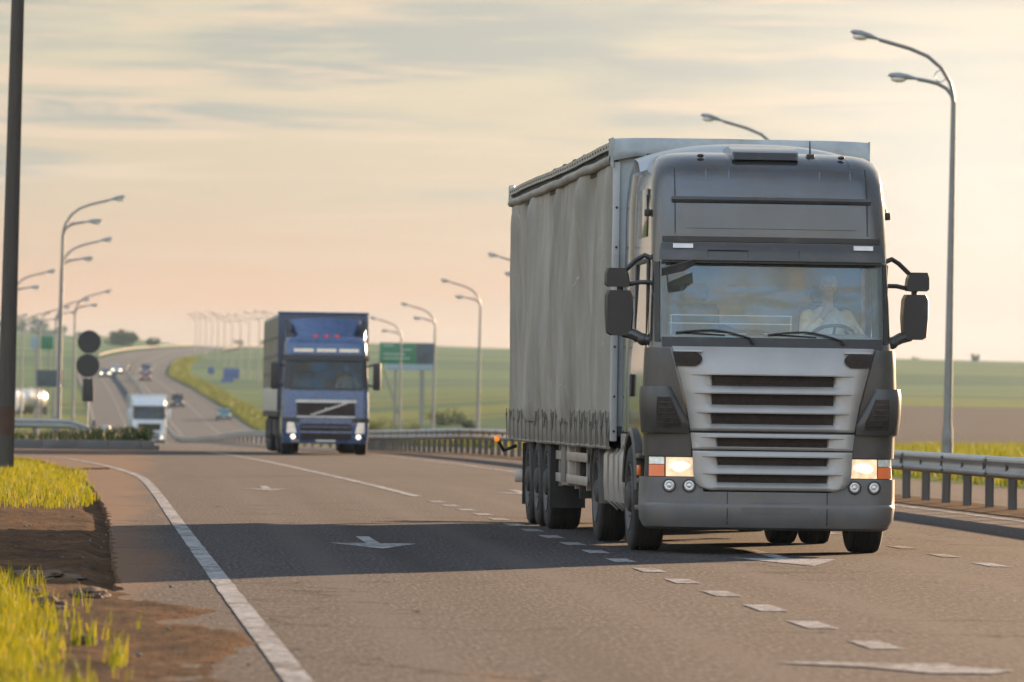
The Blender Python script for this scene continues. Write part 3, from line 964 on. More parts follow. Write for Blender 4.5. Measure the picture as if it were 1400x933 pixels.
def curtain_mat(name, c0, c1):
    m, nt, out = new_mat(name)
    g = N(nt)
    v = g.coords('Object')
    mp = g.node('ShaderNodeMapping'); g.put(mp.inputs['Vector'], v); mp.inputs['Scale'].default_value = (1, 1.1, 0.4)
    n1 = g.noise(mp.outputs[0], 1.3, 6, 0.6, 0.3)
    n2 = g.noise(v, 5, 6, 0.7)
    n3 = g.noise(v, 0.8, 4, 0.6)
    c = g.mix(g.map(n1, 0.32, 0.68), c0, c1)
    c = g.mix(g.map(n2, 0.52, 0.78, 0, 0.35), c, (0.17, 0.145, 0.115))
    c = g.mix(g.map(n3, 0.45, 0.7, 0, 0.45), c, (0.21, 0.19, 0.155))
    sp = g.node('ShaderNodeSeparateXYZ'); g.put(sp.inputs[0], v)
    fine = g.noise(v, 60, 2, 0.6)
    # thin pale creases in the cloth
    mpc = g.node('ShaderNodeMapping'); g.put(mpc.inputs['Vector'], v); mpc.inputs['Scale'].default_value = (1, 1.5, 0.8); mpc.inputs['Rotation'].default_value = (0.5, 0, 0)
    n5 = g.noise(mpc.outputs[0], 1.1, 2, 0.5, 1.2)
    cr_ = g.map(g.math('ABSOLUTE', g.math('SUBTRACT', n5, 0.5)), 0.012, 0.0, 0, 1, True)
    cr_ = g.math('MULTIPLY', cr_, g.map(n3, 0.45, 0.6))
    c = g.mix(g.math('MULTIPLY', cr_, 0.5), c, (0.5, 0.49, 0.46))
    b = g.bsdf(c, 0.48, normal=g.bump(g.math('ADD', g.math('MULTIPLY', fine, 0.5), g.math('ADD', g.math('MULTIPLY', n1, 2.5), g.math('MULTIPLY', cr_, 0.8))), 0.35, 0.03), spec=0.5)
    nt.links.new(b.outputs[0], out.inputs[0])
    return m
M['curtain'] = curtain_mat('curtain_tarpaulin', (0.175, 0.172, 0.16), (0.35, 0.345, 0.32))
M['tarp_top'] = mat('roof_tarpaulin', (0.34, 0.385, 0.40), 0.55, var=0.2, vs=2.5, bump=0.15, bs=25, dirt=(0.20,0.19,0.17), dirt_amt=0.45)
M['valance'] = mat('dirty_tarpaulin', (0.21, 0.195, 0.165), 0.7, var=0.3, vs=4, dirt=(0.085,0.07,0.055), dirt_amt=0.6)
M['post_paint'] = mat('post_paint', (0.42, 0.44, 0.44), 0.5, var=0.15, dirt=(0.2,0.17,0.13), dirt_amt=0.4)
M['strap'] = mat('strap_webbing', (0.13, 0.118, 0.098), 0.8, var=0.3, vs=10)

truck = empty('articulated_truck', (6.02, 55.6, 0), R(0.75))
tag(truck, 'nearest large dark grey truck with silver grille and grey curtain trailer, headlights on', 'truck', 'trucks driving on the highway')
T = truck
CAB = Shell([(.92,.10,1.16,.22),(1.17,.08,1.185,.22),(1.55,.07,1.19,.22),(1.90,.09,1.18,.22),(2.05,.13,1.165,.2),(2.42,.20,1.155,.18),(2.79,.28,1.145,.18),
             (2.97,.31,1.14,.18),(3.04,.315,1.14,.2),(3.36,.37,1.135,.24),(3.58,.44,1.122,.27),(3.71,.52,1.098,.31),(3.795,.63,1.062,.35),(3.85,.80,1.01,.39),(3.883,1.05,.93,.42),(3.895,1.35,.83,.45)], .07, 2.25)
TS = [-3,-2.7,-2.5,-2.05,-2,-1.75,-1.57,-1.4,-1.2,-1,-.75,-.5,-.25,0,.25,.5,.75,1,1.2,1.4,1.57,1.75,2,2.05,2.5,2.7,3]
mb = MB()
CAB.skin(mb, TS, holes=[(-1.4,1.4,2.05,2.79), (-2.7,-2.05,2.05,2.79), (2.05,2.7,2.05,2.79)])
mb.build('cab_body', M['cab'], T, 40)

def qx(shell, x, z):
    """outline distance at which the plan outline has this |x|"""
    f, w_, r = shell.at(z)
    xf = w_ - r
    if abs(x) <= xf: return x
    a = math.asin(min(1, (abs(x) - xf) / r))
    return math.copysign(xf + r * a, x)

# windscreen and side windows
mb = MB()
def scr(u, z): return CAB.tcol(u * 1.4, z) + Vector((0, -.004, 0))
mb.sheet(scr, [-1,-.9,-.8,-.6,-.4,-.2,0,.2,.4,.6,.8,.9,1], [2.05,2.2,2.42,2.6,2.79])
mb.build('windscreen', M['windscreen'], T, 180)
for s in (-1, 1):
    mb = MB()
    mb.sheet(lambda t, z: CAB.tcol(s * t, z) + Vector((s * .004, 0, 0)), [2.05, 2.2, 2.5, 2.7], [2.05, 2.3, 2.55, 2.79])
    mb.build('side_window', M['side_glass'], T, 180)
# black seal round the windscreen, cowl under it
mb = MB()
for s in (-1, 1):
    mb = MB(); CAB.patch(mb, s * 1.082, s * 1.145, 2.03, 2.80, .010, .03, 2, 6); mb.build('windscreen_pillar', M['black'], T, 30)
mb = MB(); CAB.patch(mb, -1.06, 1.06, 1.985, 2.075, .016, .03, 16, 2); mb.build('windscreen_cowl', M['black'], T, 30)
mb = MB(); CAB.patch(mb, -1.06, 1.06, 2.775, 2.81, .010, .03, 16, 1); mb.build('windscreen_seal', M['black'], T, 30)
# front wall panel behind the grille is the cab body; upper panel details
mb = MB()
CAB.patch(mb, -.96, .96, 3.375, 3.43, .018, .03, 18, 2, offn=lambda u, v: .014 * math.sin(math.pi * v))
mb.build('roof_ridge', M['cab'], T, 30)
mb = MB()
def recess(v): k = .82 + .06 * v; return (-k, k)
CAB.patch(mb, -.9, .9, 3.125, 3.34, .010, .02, 16, 3, wz=recess)
mb.build('front_hatch', M['cab'], T, 30)
for x in (-.93, .93):
    mb = MB(); CAB.patch(mb, x - .006, x + .006, 3.07, 3.72, .004, .006, 1, 10); mb.build('panel_seam', M['black'], T, 30)
for x in (-.62, -.40, .48, .78):
    mb = MB()
    mb.sheet(lambda u, v: CAB.pt(x + u * .012 * (1), 3.60 + .26 * v, .012 * math.sin(math.pi * v) + .002 - abs(u) * .006), [-1, 0, 1], [i / 8 for i in range(9)])
    mb.build('roof_rib', M['cab'], T, 60)

# sun visor
mb = MB()
CAB.patch(mb, -1.05, 1.05, 2.815, 2.985, .075, .09, 26, 5, offn=lambda u, v: -.045 * max(0, v - .5) * 2 + .02 * (1 - v))
mb.build('sun_visor', M['cab_matt'], T, 35)
mb = MB()
CAB.patch(mb, -1.03, 1.03, 2.79, 2.826, .072, .05, 26, 1)
mb.build('visor_trim', M['black'], T, 30)
mb = MB()
CAB.patch(mb, -1.05, 1.05, 2.995, 3.045, .02, .03, 26, 2)
mb.build('visor_trim', M['black'], T, 30)
for x in (-.62, -.24, .25):
    mb = MB(); CAB.patch(mb, x - .004, x + .004, 2.83, 2.92, .092, .02, 1, 1); mb.build('visor_seam', M['black'], T, 30)
mb = MB(); CAB.patch(mb, -.62, -.24, 2.912, 2.918, .091, .02, 4, 1); mb.build('visor_seam', M['black'], T, 30)
for a in (-.95, .78):
    mb = MB(); CAB.patch(mb, a, a + .19, 2.93, 2.972, .082, .03, 4, 1)
    mb.build('marker_light', M['marker'], T, 30)
# roof vent, antenna, horn
mb = MB()
mb.prism([(.60,3.80),(.635,3.872),(.68,3.890),(1.0,3.945),(1.45,3.93),(1.5,3.86)], 'x', -.36, .28)
rv = mb.build('roof_vent', M['cab'], T, 30)
mb = MB(); mb.prism([(.585,3.80),(.612,3.868),(.65,3.868),(.65,3.80)], 'x', -.34, .26); mb.build('vent_opening', M['black'], rv)
mb = MB(); mb.tube([(.42,.82,3.85),(.42,.84,4.0)], [.012,.006], 6); mb.box(.38,.46,.77,.87,3.83,3.87,.01)
mb.build('antenna', M['black'], T)
for x in (-.66, .71):
    mb = MB(); mb.ball((x, .70, 3.835), .035, .03, .018); mb.build('roof_bolt', M['black'], T)
# white roof deflector behind the cab
mb = MB()
arc = []
M['deflector'] = mat('deflector_paint', (0.34, 0.36, 0.37), 0.35, 0.1, var=0.1, coat=0.3)
for i in range(21):
    x = -1.16 + 2.32 * i / 20
    arc.append((x, 1.95, 4.0 - .17 * abs(x / 1.16) ** 2.6))
mb.loft([[(x, 1.55, z - .13) for x, _, z in arc] , [(x, 1.75, z - .03) for x, _, z in arc], [(x, 1.95, z) for x, _, z in arc], [(x, 2.2, z + .02) for x, _, z in arc], [(x, 2.2, z - .12) for x, _, z in arc], [(x, 1.75, z - .16) for x, _, z in arc]], closed=False, cap0=False, cap1=False)
mb.build('roof_deflector', M['deflector'], T, 40, fixn=False)
# side fairings behind the doors
for s in (-1, 1):
    mb = MB()
    prof = [(1.13, 2.22), (1.165, 2.3), (1.185, 2.5), (1.19, 2.78), (1.16, 2.78), (1.14, 2.5), (1.10, 2.26)]
    mb.loft([[(s * x * k, y, z) for x, y in prof] for z, k in ((1.15, 1), (1.6, 1), (2.6, .99), (3.4, .985), (3.7, .965), (3.82, .93))])
    mb.build('side_fairing', M['cab'], T, 35)
    mb = MB()
    mb.prism([(2.14,.62),(2.85,.62),(2.85,1.13),(2.14,1.13)], 'x', s * 1.15, s * 1.19)
    mb.lathe([(s*1.19,.045),(s*1.20,.045),(s*1.20,.0005)], 'x', (0, 2.6, 1.02), 16, cap=False)
    mb.build('side_skirt', M['alu'], T, 30)
# doors
for s in (-1, 1):
    mb = MB()
    def door(u, v):
        z = .98 + 1.05 * v
        y = .62 + 1.23 * u
        return CAB.pt(s * CAB.side_q(y, z), z, .010)
    mb.sheet(door, [i / 6 for i in range(7)], [i / 6 for i in range(7)], .02, lambda u, v: (-s, 0, 0))
    d_ = mb.build('door', M['cab'], T, 40)
    mb = MB()
    mb.box(s*1.195, s*1.225, 1.58, 1.70, 1.50, 1.72, .02)
    mb.build('handle', M['black'], d_)
    mb = MB()
    for (y0, y1, z0, z1) in ((.60, .68, 2.03, 2.80), (1.73, 1.80, 2.03, 2.80), (.60, 1.80, 2.79, 2.84), (.60, 1.80, 2.02, 2.06)):
        mb.box(s*1.145, s*1.172 - (s*.012 if z0 > 2.5 else 0), y0, y1, z0, z1, .008)
    mb.build('window_frame', M['black'], d_)
# upper side window slit of the sleeper
    mb = MB(); mb.box(s*1.128, s*1.150, .95, 1.75, 3.05, 3.52, .03); mb.build('sleeper_panel', M['cab'], T)
# grab rail / strap on image-left corner
for s in (-1, 1):
    mb = MB()
    p0, p1 = CAB.pt(s*CAB.side_q(.92, 3.45), 3.45, .02), CAB.pt(s*CAB.side_q(.70, 3.28), 3.28, .03)
    mb.tube([p0, p1], .008, 6); mb.box(p1.x-.03, p1.x+.03, p1.y-.04, p1.y+.03, p1.z-.04, p1.z+.03, .015)
    mb.build('roof_strap_hook', M['black'], T)

# ---- silver grille panels with louvres
LOW = Shell([(.55,.06,1.2,.2),(.9,.062,1.2,.2),(1.2,.075,1.19,.22)], .07, 2.25)
def grille_panel(name, ztop, zbot, W, slots, hs, off0=.045, CAB=CAB):
    prof = []   # (z, inward) from the top down
    prof.append((ztop, 0.0)); 
    prevz = ztop
    for zt, zb in slots:
        prof += [(zt + .035, -.004), (zt + .012, -.016), (zt, -.014), (zt - .004, .040), (zb, .040)]
        prevz = zb
    prof.append((zbot + .03, .004)); prof.append((zbot, .010))
    mb = MB()
    fr = [1, .62, .3, .1]
    grid = []
    for z, inn in prof:
        Wz = W(z)
        xs, fd = [], []
        for k in fr:
            xs.append(-(hs + max(.005, Wz - hs) * k)); fd.append({1: 0, .62: .0, .3: .30, .1: .85}[k])
        xs += [-hs, -hs*.66, -hs*.33, 0, hs*.33, hs*.66, hs]; fd += [1] * 7
        for k in fr[::-1]:
            xs.append(hs + max(.005, Wz - hs) * k); fd.append({1: 0, .62: .0, .3: .30, .1: .85}[k])
        row = []
        for x, f_ in zip(xs, fd):
            p = CAB.pt(qx(CAB, x, z), z, off0 - inn * f_)
            row.append(p)
        grid.append(row)
    nu = len(grid[0])
    bv = [[mb.bm.verts.new(p) for p in r] for r in grid]
    # slot rows are those between prof entries (zt-.004, zb)
    k = 1
    slot_rows = set()
    for _ in slots:
        slot_rows.add(k + 3); k += 5
    for j in range(len(grid) - 1):
        for i in range(nu - 1):
            if j in slot_rows and 4 <= i <= 9: continue
            mb.bm.faces.new((bv[j][i], bv[j+1][i], bv[j+1][i+1], bv[j][i+1]))
    o = mb.build(name, M['silver'], T, 28)
    sol = o.modifiers.new('thickness', 'SOLIDIFY'); sol.thickness = 0.022; sol.offset = -1
    for zt, zb in slots:
        b = MB()
        CAB.patch(b, -hs - .01, hs + .01, zb - .012, zt + .012, off0 - .0405, .012, 12, 2)
        for q in range(1, 3):
            zz = zb + (zt - zb) * q / 3
            CAB.patch(b, -hs, hs, zz - .004, zz + .004, off0 - .032, .012, 12, 1)
        b.build('grille_slot', M['slot'], o, 30)
    return o
grille_panel('upper_grille', 1.985, 1.180, lambda z: lin([(1.18,.785),(1.45,.83),(1.7,.89),(1.9,.945),(1.99,.97)], z), [(1.715,1.612),(1.538,1.432),(1.352,1.248)], .585)
grille_panel('middle_grille', 1.160, 1.002, lambda z: lin([(1.0,.765),(1.17,.785)], z), [(1.118,1.032)], .525, .052, LOW)
grille_panel('lower_grille', .990, .615, lambda z: lin([(.615,.60),(.63,.67),(.66,.715),(.70,.74),(.76,.755),(.99,.765)], z), [(.935,.855),(.770,.690)], .525, .058, LOW)
mb = MB()
mb.box(-.76, .76, .22, .26, .64, 1.95)
mb.build('radiator', M['slot'], T)
# dark intakes in the upper corners of the grille panel
for s in (-1, 1):
    mb = MB()
    def wz(v): return (s * (.66 + .10 * (1 - v) ** 2 * 0 - .02 * v), s * (.93 + .05 * v))
    CAB.patch(mb, 0, 1, 1.80, 1.935, .062, .05, 8, 5, wz=lambda v: (s * (.68 + .06 * (2*v-1)**2), s * (.96 - .03 * (1 - v))))
    mb.build('corner_intake', M['slot'], T, 30)
    # fillet of silver round it
    mb = MB()
    CAB.patch(mb, s*.68, s*.94, 1.934, 1.950, .060, .05, 8, 2)
    mb.build('intake_lip', M['silver'], T, 40)
# wrap-round corner panels beside the grille
for s in (-1, 1):
    mb = MB()
    CAB.patch(mb, 0, 1, 1.18, 1.97, .034, .04, 12, 8, wz=lambda v: (s * (.80 + .19 * v ** 1.2), s * (1.33 - .0 * v)))
    mb.build('corner_panel', M['cab_matt'], T, 40)
    # bulged air deflector with a slatted vent
    mb = MB()
    def bul(u, v):
        u = max(0.0, min(1.0, u)); v = max(0.0, min(1.0, v))
        return .075 * math.sin(math.pi * min(1, u * 1.15) ** .8) ** .7 * math.sin(math.pi * (.12 + .76 * (1 - v)) ) ** .5
    CAB.patch(mb, 0, 1, 1.155, 1.60, .040, .05, 16, 12, offn=bul, wz=lambda v: (s * (.80 + .24 * max(0, v - .25)), s * 1.42))
    df = mb.build('air_deflector', M['cab_matt'], T, 45)
    mb = MB()
    def onb(qa, qb, z0, z1):
        def f_(u, v):
            q = qa(v) + (qb(v) - qa(v)) * u; z = z0 + (z1 - z0) * v; V_ = (z - 1.155) / .445
            a_ = .80 + .24 * max(0, V_ - .25)
            return bul((q - a_) / (1.42 - a_), V_)
        return f_
    qa, qb = (lambda v: .875 + .13 * max(0, v - .2)), (lambda v: 1.07)
    CAB.patch(mb, 0, 1, 1.21, 1.50, .048, .02, 10, 8, offn=onb(qa, qb, 1.21, 1.50), wz=lambda v: (s * qa(v), s * qb(v)))
    mb.build('vent', M['slot'], df, 30)
    for k in range(5):
        z = 1.245 + k * .050
        mb = MB()
        a_, b_ = (lambda v, k=k: .90 + .02 * k), (lambda v: 1.06)
        CAB.patch(mb, s * a_(0), s * 1.06, z, z + .010, .056, .02, 5, 1, offn=onb(a_, b_, z, z + .010))
        mb.build('vent_slat', M['black'], df, 30)
    mb = MB()
    CAB.patch(mb, s * .775, s * 1.36, .935, 1.15, .030, .05, 12, 5, offn=lambda u, v: .02 * (1 - v))
    mb.build('lower_corner_panel', M['cab_matt'], T, 40)

# ---- bumper, lights
BUM = Shell([(.235,.10,1.14,.34),(.26,.05,1.18,.33),(.33,.015,1.215,.32),(.455,.0,1.225,.30),(.475,.004,1.225,.30),(.49,.020,1.222,.30),(.60,.022,1.222,.28),(.735,.03,1.220,.26)], .075, .64)
mb = MB()
ts = [-3,-2.5,-2] + [-2 + .2*i for i in range(1, 5)] + [-1 + .1*i for i in range(21)] + [1 + .2*i for i in range(1, 5)] + [2, 2.5, 3]
BUM.skin(mb, ts, holes=[(-.65, .65, .60, .735)], cap_top=False)
ob = mb.build('bumper', M['bumper'], T, 30)
for x in (-.43, .53):
    mb = MB(); BUM.patch(mb, x - .005, x + .005, .25, .63, .003, .01, 1, 8); mb.build('bumper_seam', M['black'], T, 30)
mb = MB()
for (a, b, c_, d_) in ((-.30, .42, .475, .485), (-.30, -.285, .40, .60), (.405, .42, .40, .60)):
    pass
BUM.patch(mb, -.30, .36, .40, .455, .004, .012, 10, 2)
BUM.patch(mb, -.20, .26, .50, .60, .004, .012, 10, 2)
mb.build('number_plate_holder', M['bumper'], T, 20)
# lamp housings between bumper and corner panels
LMP = Shell([(.73,.05,1.205,.24),(.93,.075,1.195,.24)], .075, .62)
for s in (-1, 1):
    mb = MB(); LMP.patch(mb, s*.70, s*1.42, .728, .935, -.012, .06, 14, 3)
    hl = mb.build('headlight', M['black'], T, 30)
    mb = MB(); LMP.patch(mb, s*.715, s*1.015, .742, .925, .006, .02, 8, 6, offn=lambda u, v: .012 * math.sin(math.pi * u) * math.sin(math.pi * v))
    mb.build('lamp_lens', M['headlamp'], hl, 60)
    for x, r_ in ((.875, .062),):
        p = LMP.pt(s * qx(LMP, x, .835), .835, .016)
        mb = MB(); mb.ball((p.x, p.y, p.z), r_ * 1.7, .012, r_ * .8, 24, 8); mb.build('bulb', M['bulb'], hl, 60)
    mb = MB(); LMP.patch(mb, s*1.03, s*1.20, .742, .852, .006, .02, 5, 3)
    mb.build('turn_lens', M['orange_lens'], hl, 60)
    mb = MB(); LMP.patch(mb, s*1.03, s*1.20, .858, .925, .006, .02, 5, 3)
    mb.build('side_lens', M['clear_lens'], hl, 60)
    for x in (.795, .985):
        p = BUM.pt(s * qx(BUM, x, .655), .655, 0)
        q2 = BUM.pt(s * qx(BUM, x, .655), .655, 1) - p
        ang = math.atan2(q2.x, -q2.y)
        Mx = Matrix.Translation(p) @ Matrix.Rotation(ang, 4, 'Z')
        mb = MB(); mb.lathe([(-.004, .064), (-.016, .064), (-.018, .054), (-.006, .053)], 'y', (0,0,0), 24, cap=False, M=Mx)
        fl = mb.build('fog_light', M['black'], T, 30)
        mb = MB(); mb.lathe([(-.006, .053), (-.013, .048), (-.016, .03), (-.010, .024), (-.017, .012), (-.018, .0004)], 'y', (0,0,0), 24, cap=False, M=Mx)
        mb.build('fog_lens', M['clear_lens'], fl, 60)
    # entrance steps behind the bumper corner
    mb = MB()
    mb.box(s*1.03, s*1.15, .66, .78, .33, .98)
    for z in (.40, .66, .90): mb.box(s*1.10, s*1.225, .64, 1.02, z, z + .05, .012)
    mb.build('step_frame', M['cab_matt'], T, 30)
    mb = MB(); mb.box(s*1.20, s*1.232, .66, .80, .74, .84, .01); mb.build('side_marker', M['orange_lens'], T)
    # front mudguard arch
    mb = MB()
    sec = []
    for k in range(15):
        a = R(8 + 158 * k / 14)
        yy, zz = 1.50 - .60 * math.cos(a), .50 + .62 * math.sin(a)
        y2, z2 = 1.50 - .68 * math.cos(a), .50 + .70 * math.sin(a)
        sec.append([(s*1.235, yy, zz), (s*1.245, (yy+y2)/2, (zz+z2)/2), (s*1.225, y2, z2), (s*.86, y2, z2), (s*.86, yy, zz)])
    mb.loft(sec)
    mb.build('mudguard', M['cab_matt'], T, 35)
# wheels
FR = []
for s in (-1, 1):
    wheel(T, s*1.235, 1.50, .52, .32, s)
    wheel(T, s*1.225, 5.20, .52, .30, s, dual=True)
    for y in (10.95, 12.26, 13.57): wheel(T, s*1.27, y, .53, .385, s)
# wipers
def wiper(x0, x1, zb):
    mb = MB()
    pts = []
    for i in range(9):
        t = i / 8
        x = x0 + (x1 - x0) * t
        z = zb + .03 * math.sin(t * 3) - .055 * max(0, t - .55) * 2
        pts.append(CAB.pt(x, z, .03))
    mb.tube(pts, .011, 6)
    mb.tube([CAB.pt(x1, zb - .055, .04), CAB.pt(x1 + .03, 2.02, .03)], .02, 6)
    a = [CAB.pt(x0 + (x1 - x0) * .02 * i, zb + .005 - .004 * i / 6, .018) for i in range(34)]
    mb.tube(a, .007, 5)
    mb.build('wiper', M['black'], T)
wiper(-.93, -.22, 2.115); wiper(-.05, .66, 2.105)
# mirrors
for s in (-1, 1):
    def X(v): return s * v
    mb = MB()
    mb.loft([[(X(a), .62 + b, z) for a, b in ((c0, -.07), (c1, -.075), (c1 + .02, .02), (c1, .05), (c0, .05), (c0 - .02, .02))]
             for z, c0, c1 in ((2.085, 1.36, 1.50), (2.11, 1.33, 1.54), (2.3, 1.315, 1.555), (2.47, 1.325, 1.555), (2.52, 1.35, 1.53))])
    mm = mb.build('main_mirror', M['black'], T, 50)
    mb = MB(); mb.box(X(1.35), X(1.53), .665, .675, 2.12, 2.49, .004); mb.build('mirror_glass', M['mirror'], mm)
    mb = MB()
    mb.loft([[(X(a), .62 + b, z) for a, b in ((c0, -.07), (c1, -.075), (c1 + .015, .02), (c1, .05), (c0, .05), (c0 - .015, .02))]
             for z, c0, c1 in ((2.555, 1.36, 1.54), (2.575, 1.345, 1.565), (2.68, 1.36, 1.565), (2.735, 1.39, 1.545))])
    wm = mb.build('wide_angle_mirror', M['black'], T, 50)
    mb = MB(); mb.box(X(1.39), X(1.53), .665, .675, 2.585, 2.71, .004); mb.build('mirror_glass', M['mirror'], wm)
    mb = MB()
    mb.tube([(X(1.12), .52, 2.60), (X(1.25), .58, 2.60), (X(1.40), .62, 2.57)], .022, 8)
    mb.tube([(X(1.43), .62, 2.50), (X(1.43), .62, 2.58)], .03, 8)
    mb.tube([(X(1.13), .55, 2.83), (X(1.20), .58, 2.86), (X(1.27), .60, 2.82), (X(1.40), .62, 2.70)], .024, 8)
    mb.build('mirror_bracket', M['black'], T)
    mb = MB()
    mb.tube([(X(1.13), .50, 2.04), (X(1.20), .54, 2.05), (X(1.30), .58, 2.10), (X(1.40), .62, 2.11)], [.05, .05, .055, .04], 10)
    mb.ball((X(1.21), .54, 2.05), .06, .06, .06)
    mb.build('mirror_arm', M['cab_matt'], T)
    mb = MB(); mb.box(X(1.09), X(1.14), .55, .60, 2.06, 2.22, .02); mb.build('door_mirror_base', M['black'], T)
# front mirror on the image-left corner
mb = MB()
mb.loft([[CAB.pt(qx(CAB, -1.02, 2.75), 2.72, .02) + Vector((0, a*.4, b)) for a, b in ((-.05,-.03),(.05,-.03),(.05,.03),(-.05,.03))],
         [Vector((-1.09, -.02 + a*.5, 2.70 + b)) for a, b in ((-.08,-.05),(.10,-.05),(.08,.03),(-.10,.02))],
         [Vector((-.90, -.06 + a*.8, 2.755 + b)) for a, b in ((-.08,-.06),(.12,-.06),(.10,.03),(-.10,.02))],
         [Vector((-.78, -.02 + a*.8, 2.79 + b)) for a, b in ((-.07,-.03),(.08,-.03),(.06,.03),(-.07,.02))]])
mb.build('front_mirror', M['black'], T, 50)

# ---- inside the cab
mb = MB()
mb.prism([(.36,1.75),(.36,2.00),(.46,2.10),(.60,2.09),(.68,2.00),(.68,1.70)], 'x', -1.10, 1.10)
mb.box(.34, .98, .50, .68, 2.06, 2.125, .03)
mb.build('dashboard', M['interior'], T, 30)
mb = MB()
mb.box(-.96, .22, .44, .66, 2.205, 2.217, .005); mb.box(-.96, .22, .44, .452, 2.285, 2.295, .004)
for x in (-.95, .21): mb.box(x-.004, x+.004, .445, .452, 2.10, 2.29)
mb.build('dashboard_shelf', M['white'], T)
mb = MB(); mb.box(-.05, .33, .44, .60, 2.112, 2.125, .002); mb.build('paper_sheet', M['paper'], T)
mb = MB(); mb.box(-.75, -.22, .44, .60, 2.108, 2.120, .002); mb.build('paper_sheet', M['paper'], T)
mb = MB(); mb.box(-1.10, 1.10, 2.05, 2.10, 1.5, 3.0); mb.box(-1.08, 1.08, .5, 2.05, 2.93, 2.97); mb.box(-1.10, 1.10, .6, 2.1, 1.28, 1.32)
mb.build('cab_lining', M['interior_light'], T)
mb = MB(); mb.box(-1.05, 1.05, 1.45, 2.04, 1.75, 1.95, .06)
mb.build('bunk', M['seat'], T)
mb = MB()
for cx, cy, rx, rz in ((-.45, 1.62, .42, .26), (-.05, 1.65, .40, .20), (-.75, 1.6, .25, .18)):
    mb.ball((cx, cy, 1.98), rx, .28, rz)
remesh(mb.bm, 'blanket', .03, M['blanket'], T, 4)
for x in (-.62, .66):
    mb = MB()
    mb.box(x-.26, x+.26, 1.0, 1.48, 1.58, 1.76, .07, 3)
    mb.box(x-.25, x+.25, 1.40, 1.54, 1.72, 2.42, .06, 3)
    mb.box(x-.14, x+.14, 1.41, 1.51, 2.44, 2.62, .05, 3)
    mb.box(x-.2, x+.2, 1.05, 1.4, 1.33, 1.62)
    mb.build('seat', M['seat'], T)
mb = MB()
Ms = Matrix.Translation((.66, .80, 2.08)) @ Matrix.Rotation(R(145), 4, 'X')
ringp = [Ms @ Vector((.23*math.cos(a), .23*math.sin(a), 0)) for a in (2*math.pi*k/28 for k in range(29))]
mb.tube(ringp, .017, 8, cap=False)
for a in (0, 2.1, 4.2): mb.tube([Ms @ Vector((0,0,.03)), Ms @ Vector((.23*math.cos(a+1.57), .23*math.sin(a+1.57), 0))], .014, 6)
mb.tube([Ms @ Vector((0,0,.02)), Ms @ Vector((0,0,.28))], .03, 8)
mb.build('steering_wheel', M['black'], T)

# ---- chassis and load gear
mb = MB()
for s in (-1, 1):
    mb.box(s*.38, s*.46, .6, 6.0, .78, 1.02)
    mb.box(s*.42, s*.55, 3.2, 16.4, .98, 1.12)
mb.box(-.9, .9, 1.44, 1.56, .46, .58); mb.box(-.8, .8, 5.14, 5.26, .46, .58)
for y in (10.95, 12.26, 13.57): mb.box(-.95, .95, y-.07, y+.07, .46, .60)
mb.box(-.6, .6, 4.2, 5.0, 1.04, 1.14)
mb.build('chassis_frame', M['chassis'], T)
for s in (-1, 1):
    mb = MB()
    mb.prism([(s*a, b) for a, b in ((.62,.42),(.70,.36),(1.10,.36),(1.20,.44),(1.215,.60),(1.215,.90),(1.18,.97),(.66,.97),(.62,.92))], 'y', 2.34, 4.42)
    ft = mb.build('fuel_tank', M['alu'], T, 30)
    for y in (2.75, 3.25, 3.85):
        b = MB(); b.prism([(s*a, c_) for a, c_ in ((1.12,.345),(1.215,.43),(1.232,.60),(1.232,.90),(1.19,.985),(1.17,.975),(1.218,.89),(1.218,.60),(1.20,.44),(1.11,.352))], 'y', y, y+.07)
        b.build('tank_strap', M['steel'], ft)
    # rear mudguards of the tractor
    mb = MB(); sec = []
    for k in range(13):
        a = R(10 + 160 * k / 12)
        yy, zz = 5.20 - .60 * math.cos(a), .50 + .58 * math.sin(a)
        y2, z2 = 5.20 - .63 * math.cos(a), .50 + .61 * math.sin(a)
        sec.append([(s*1.235, yy, zz), (s*1.235, y2, z2), (s*.62, y2, z2), (s*.62, yy, zz)])
    mb.loft(sec)
    mb.prism([(4.56,.40),(4.61,.40),(4.61,.62),(4.56,.62)], 'x', s*.62, s*1.235)
    mb.build('rear_mudguard', M['bumper'], T, 35)
    # side guards / boxes on the trailer
    mb = MB()
    mb.box(s*.72, s*1.22, 8.65, 9.55, .52, 1.0, .02)
    tb = mb.build('tool_box', M['alu'], T)
    b = MB(); b.box(s*1.22, s*1.235, 8.80, 9.4, .56, .96, .005); b.build('lid', M['bumper'], tb)
    mb = MB()
    mb.box(s*.75, s*1.18, 7.55, 7.62, .40, .95); mb.box(s*.75, s*.85, 7.50, 7.68, .18, .98, .01); mb.box(s*.70, s*.90, 7.45, 7.73, .16, .20)
    mb.build('landing_leg', M['chassis'], T)
    mb = MB()
    for z in (.55, .80):
        mb.box(s*1.20, s*1.225, 6.3, 10.2, z, z + .10, .008)
    for y in (6.5, 7.9, 10.0): mb.box(s*1.15, s*1.20, y, y+.06, .5, 1.0)
    mb.build('side_guard', M['alu'], T)
    mb = MB()
    mb.box(s*.88, s*1.28, 14.25, 14.28, .22, .95); mb.build('mud_flap', M['rubber'], T)
    mb = MB(); mb.box(s*.88, s*1.28, 10.25, 10.28, .25, .92)
    mb.build('mud_flap', M['rubber'], T)
    mb = MB(); mb.box(s*.86, s*1.27, 10.35, 14.2, 1.095, 1.12, .01); mb.build('wheel_cover', M['black'], T)
mb = MB()
mb.tube([(-1.2, 16.3, .90), (-1.36, 16.25, .84), (-1.40, 16.2, 1.0)][:2] + [(-1.43, 16.2, .96)], .022, 8)
mb.build('marker_arm', M['rubber'], T)
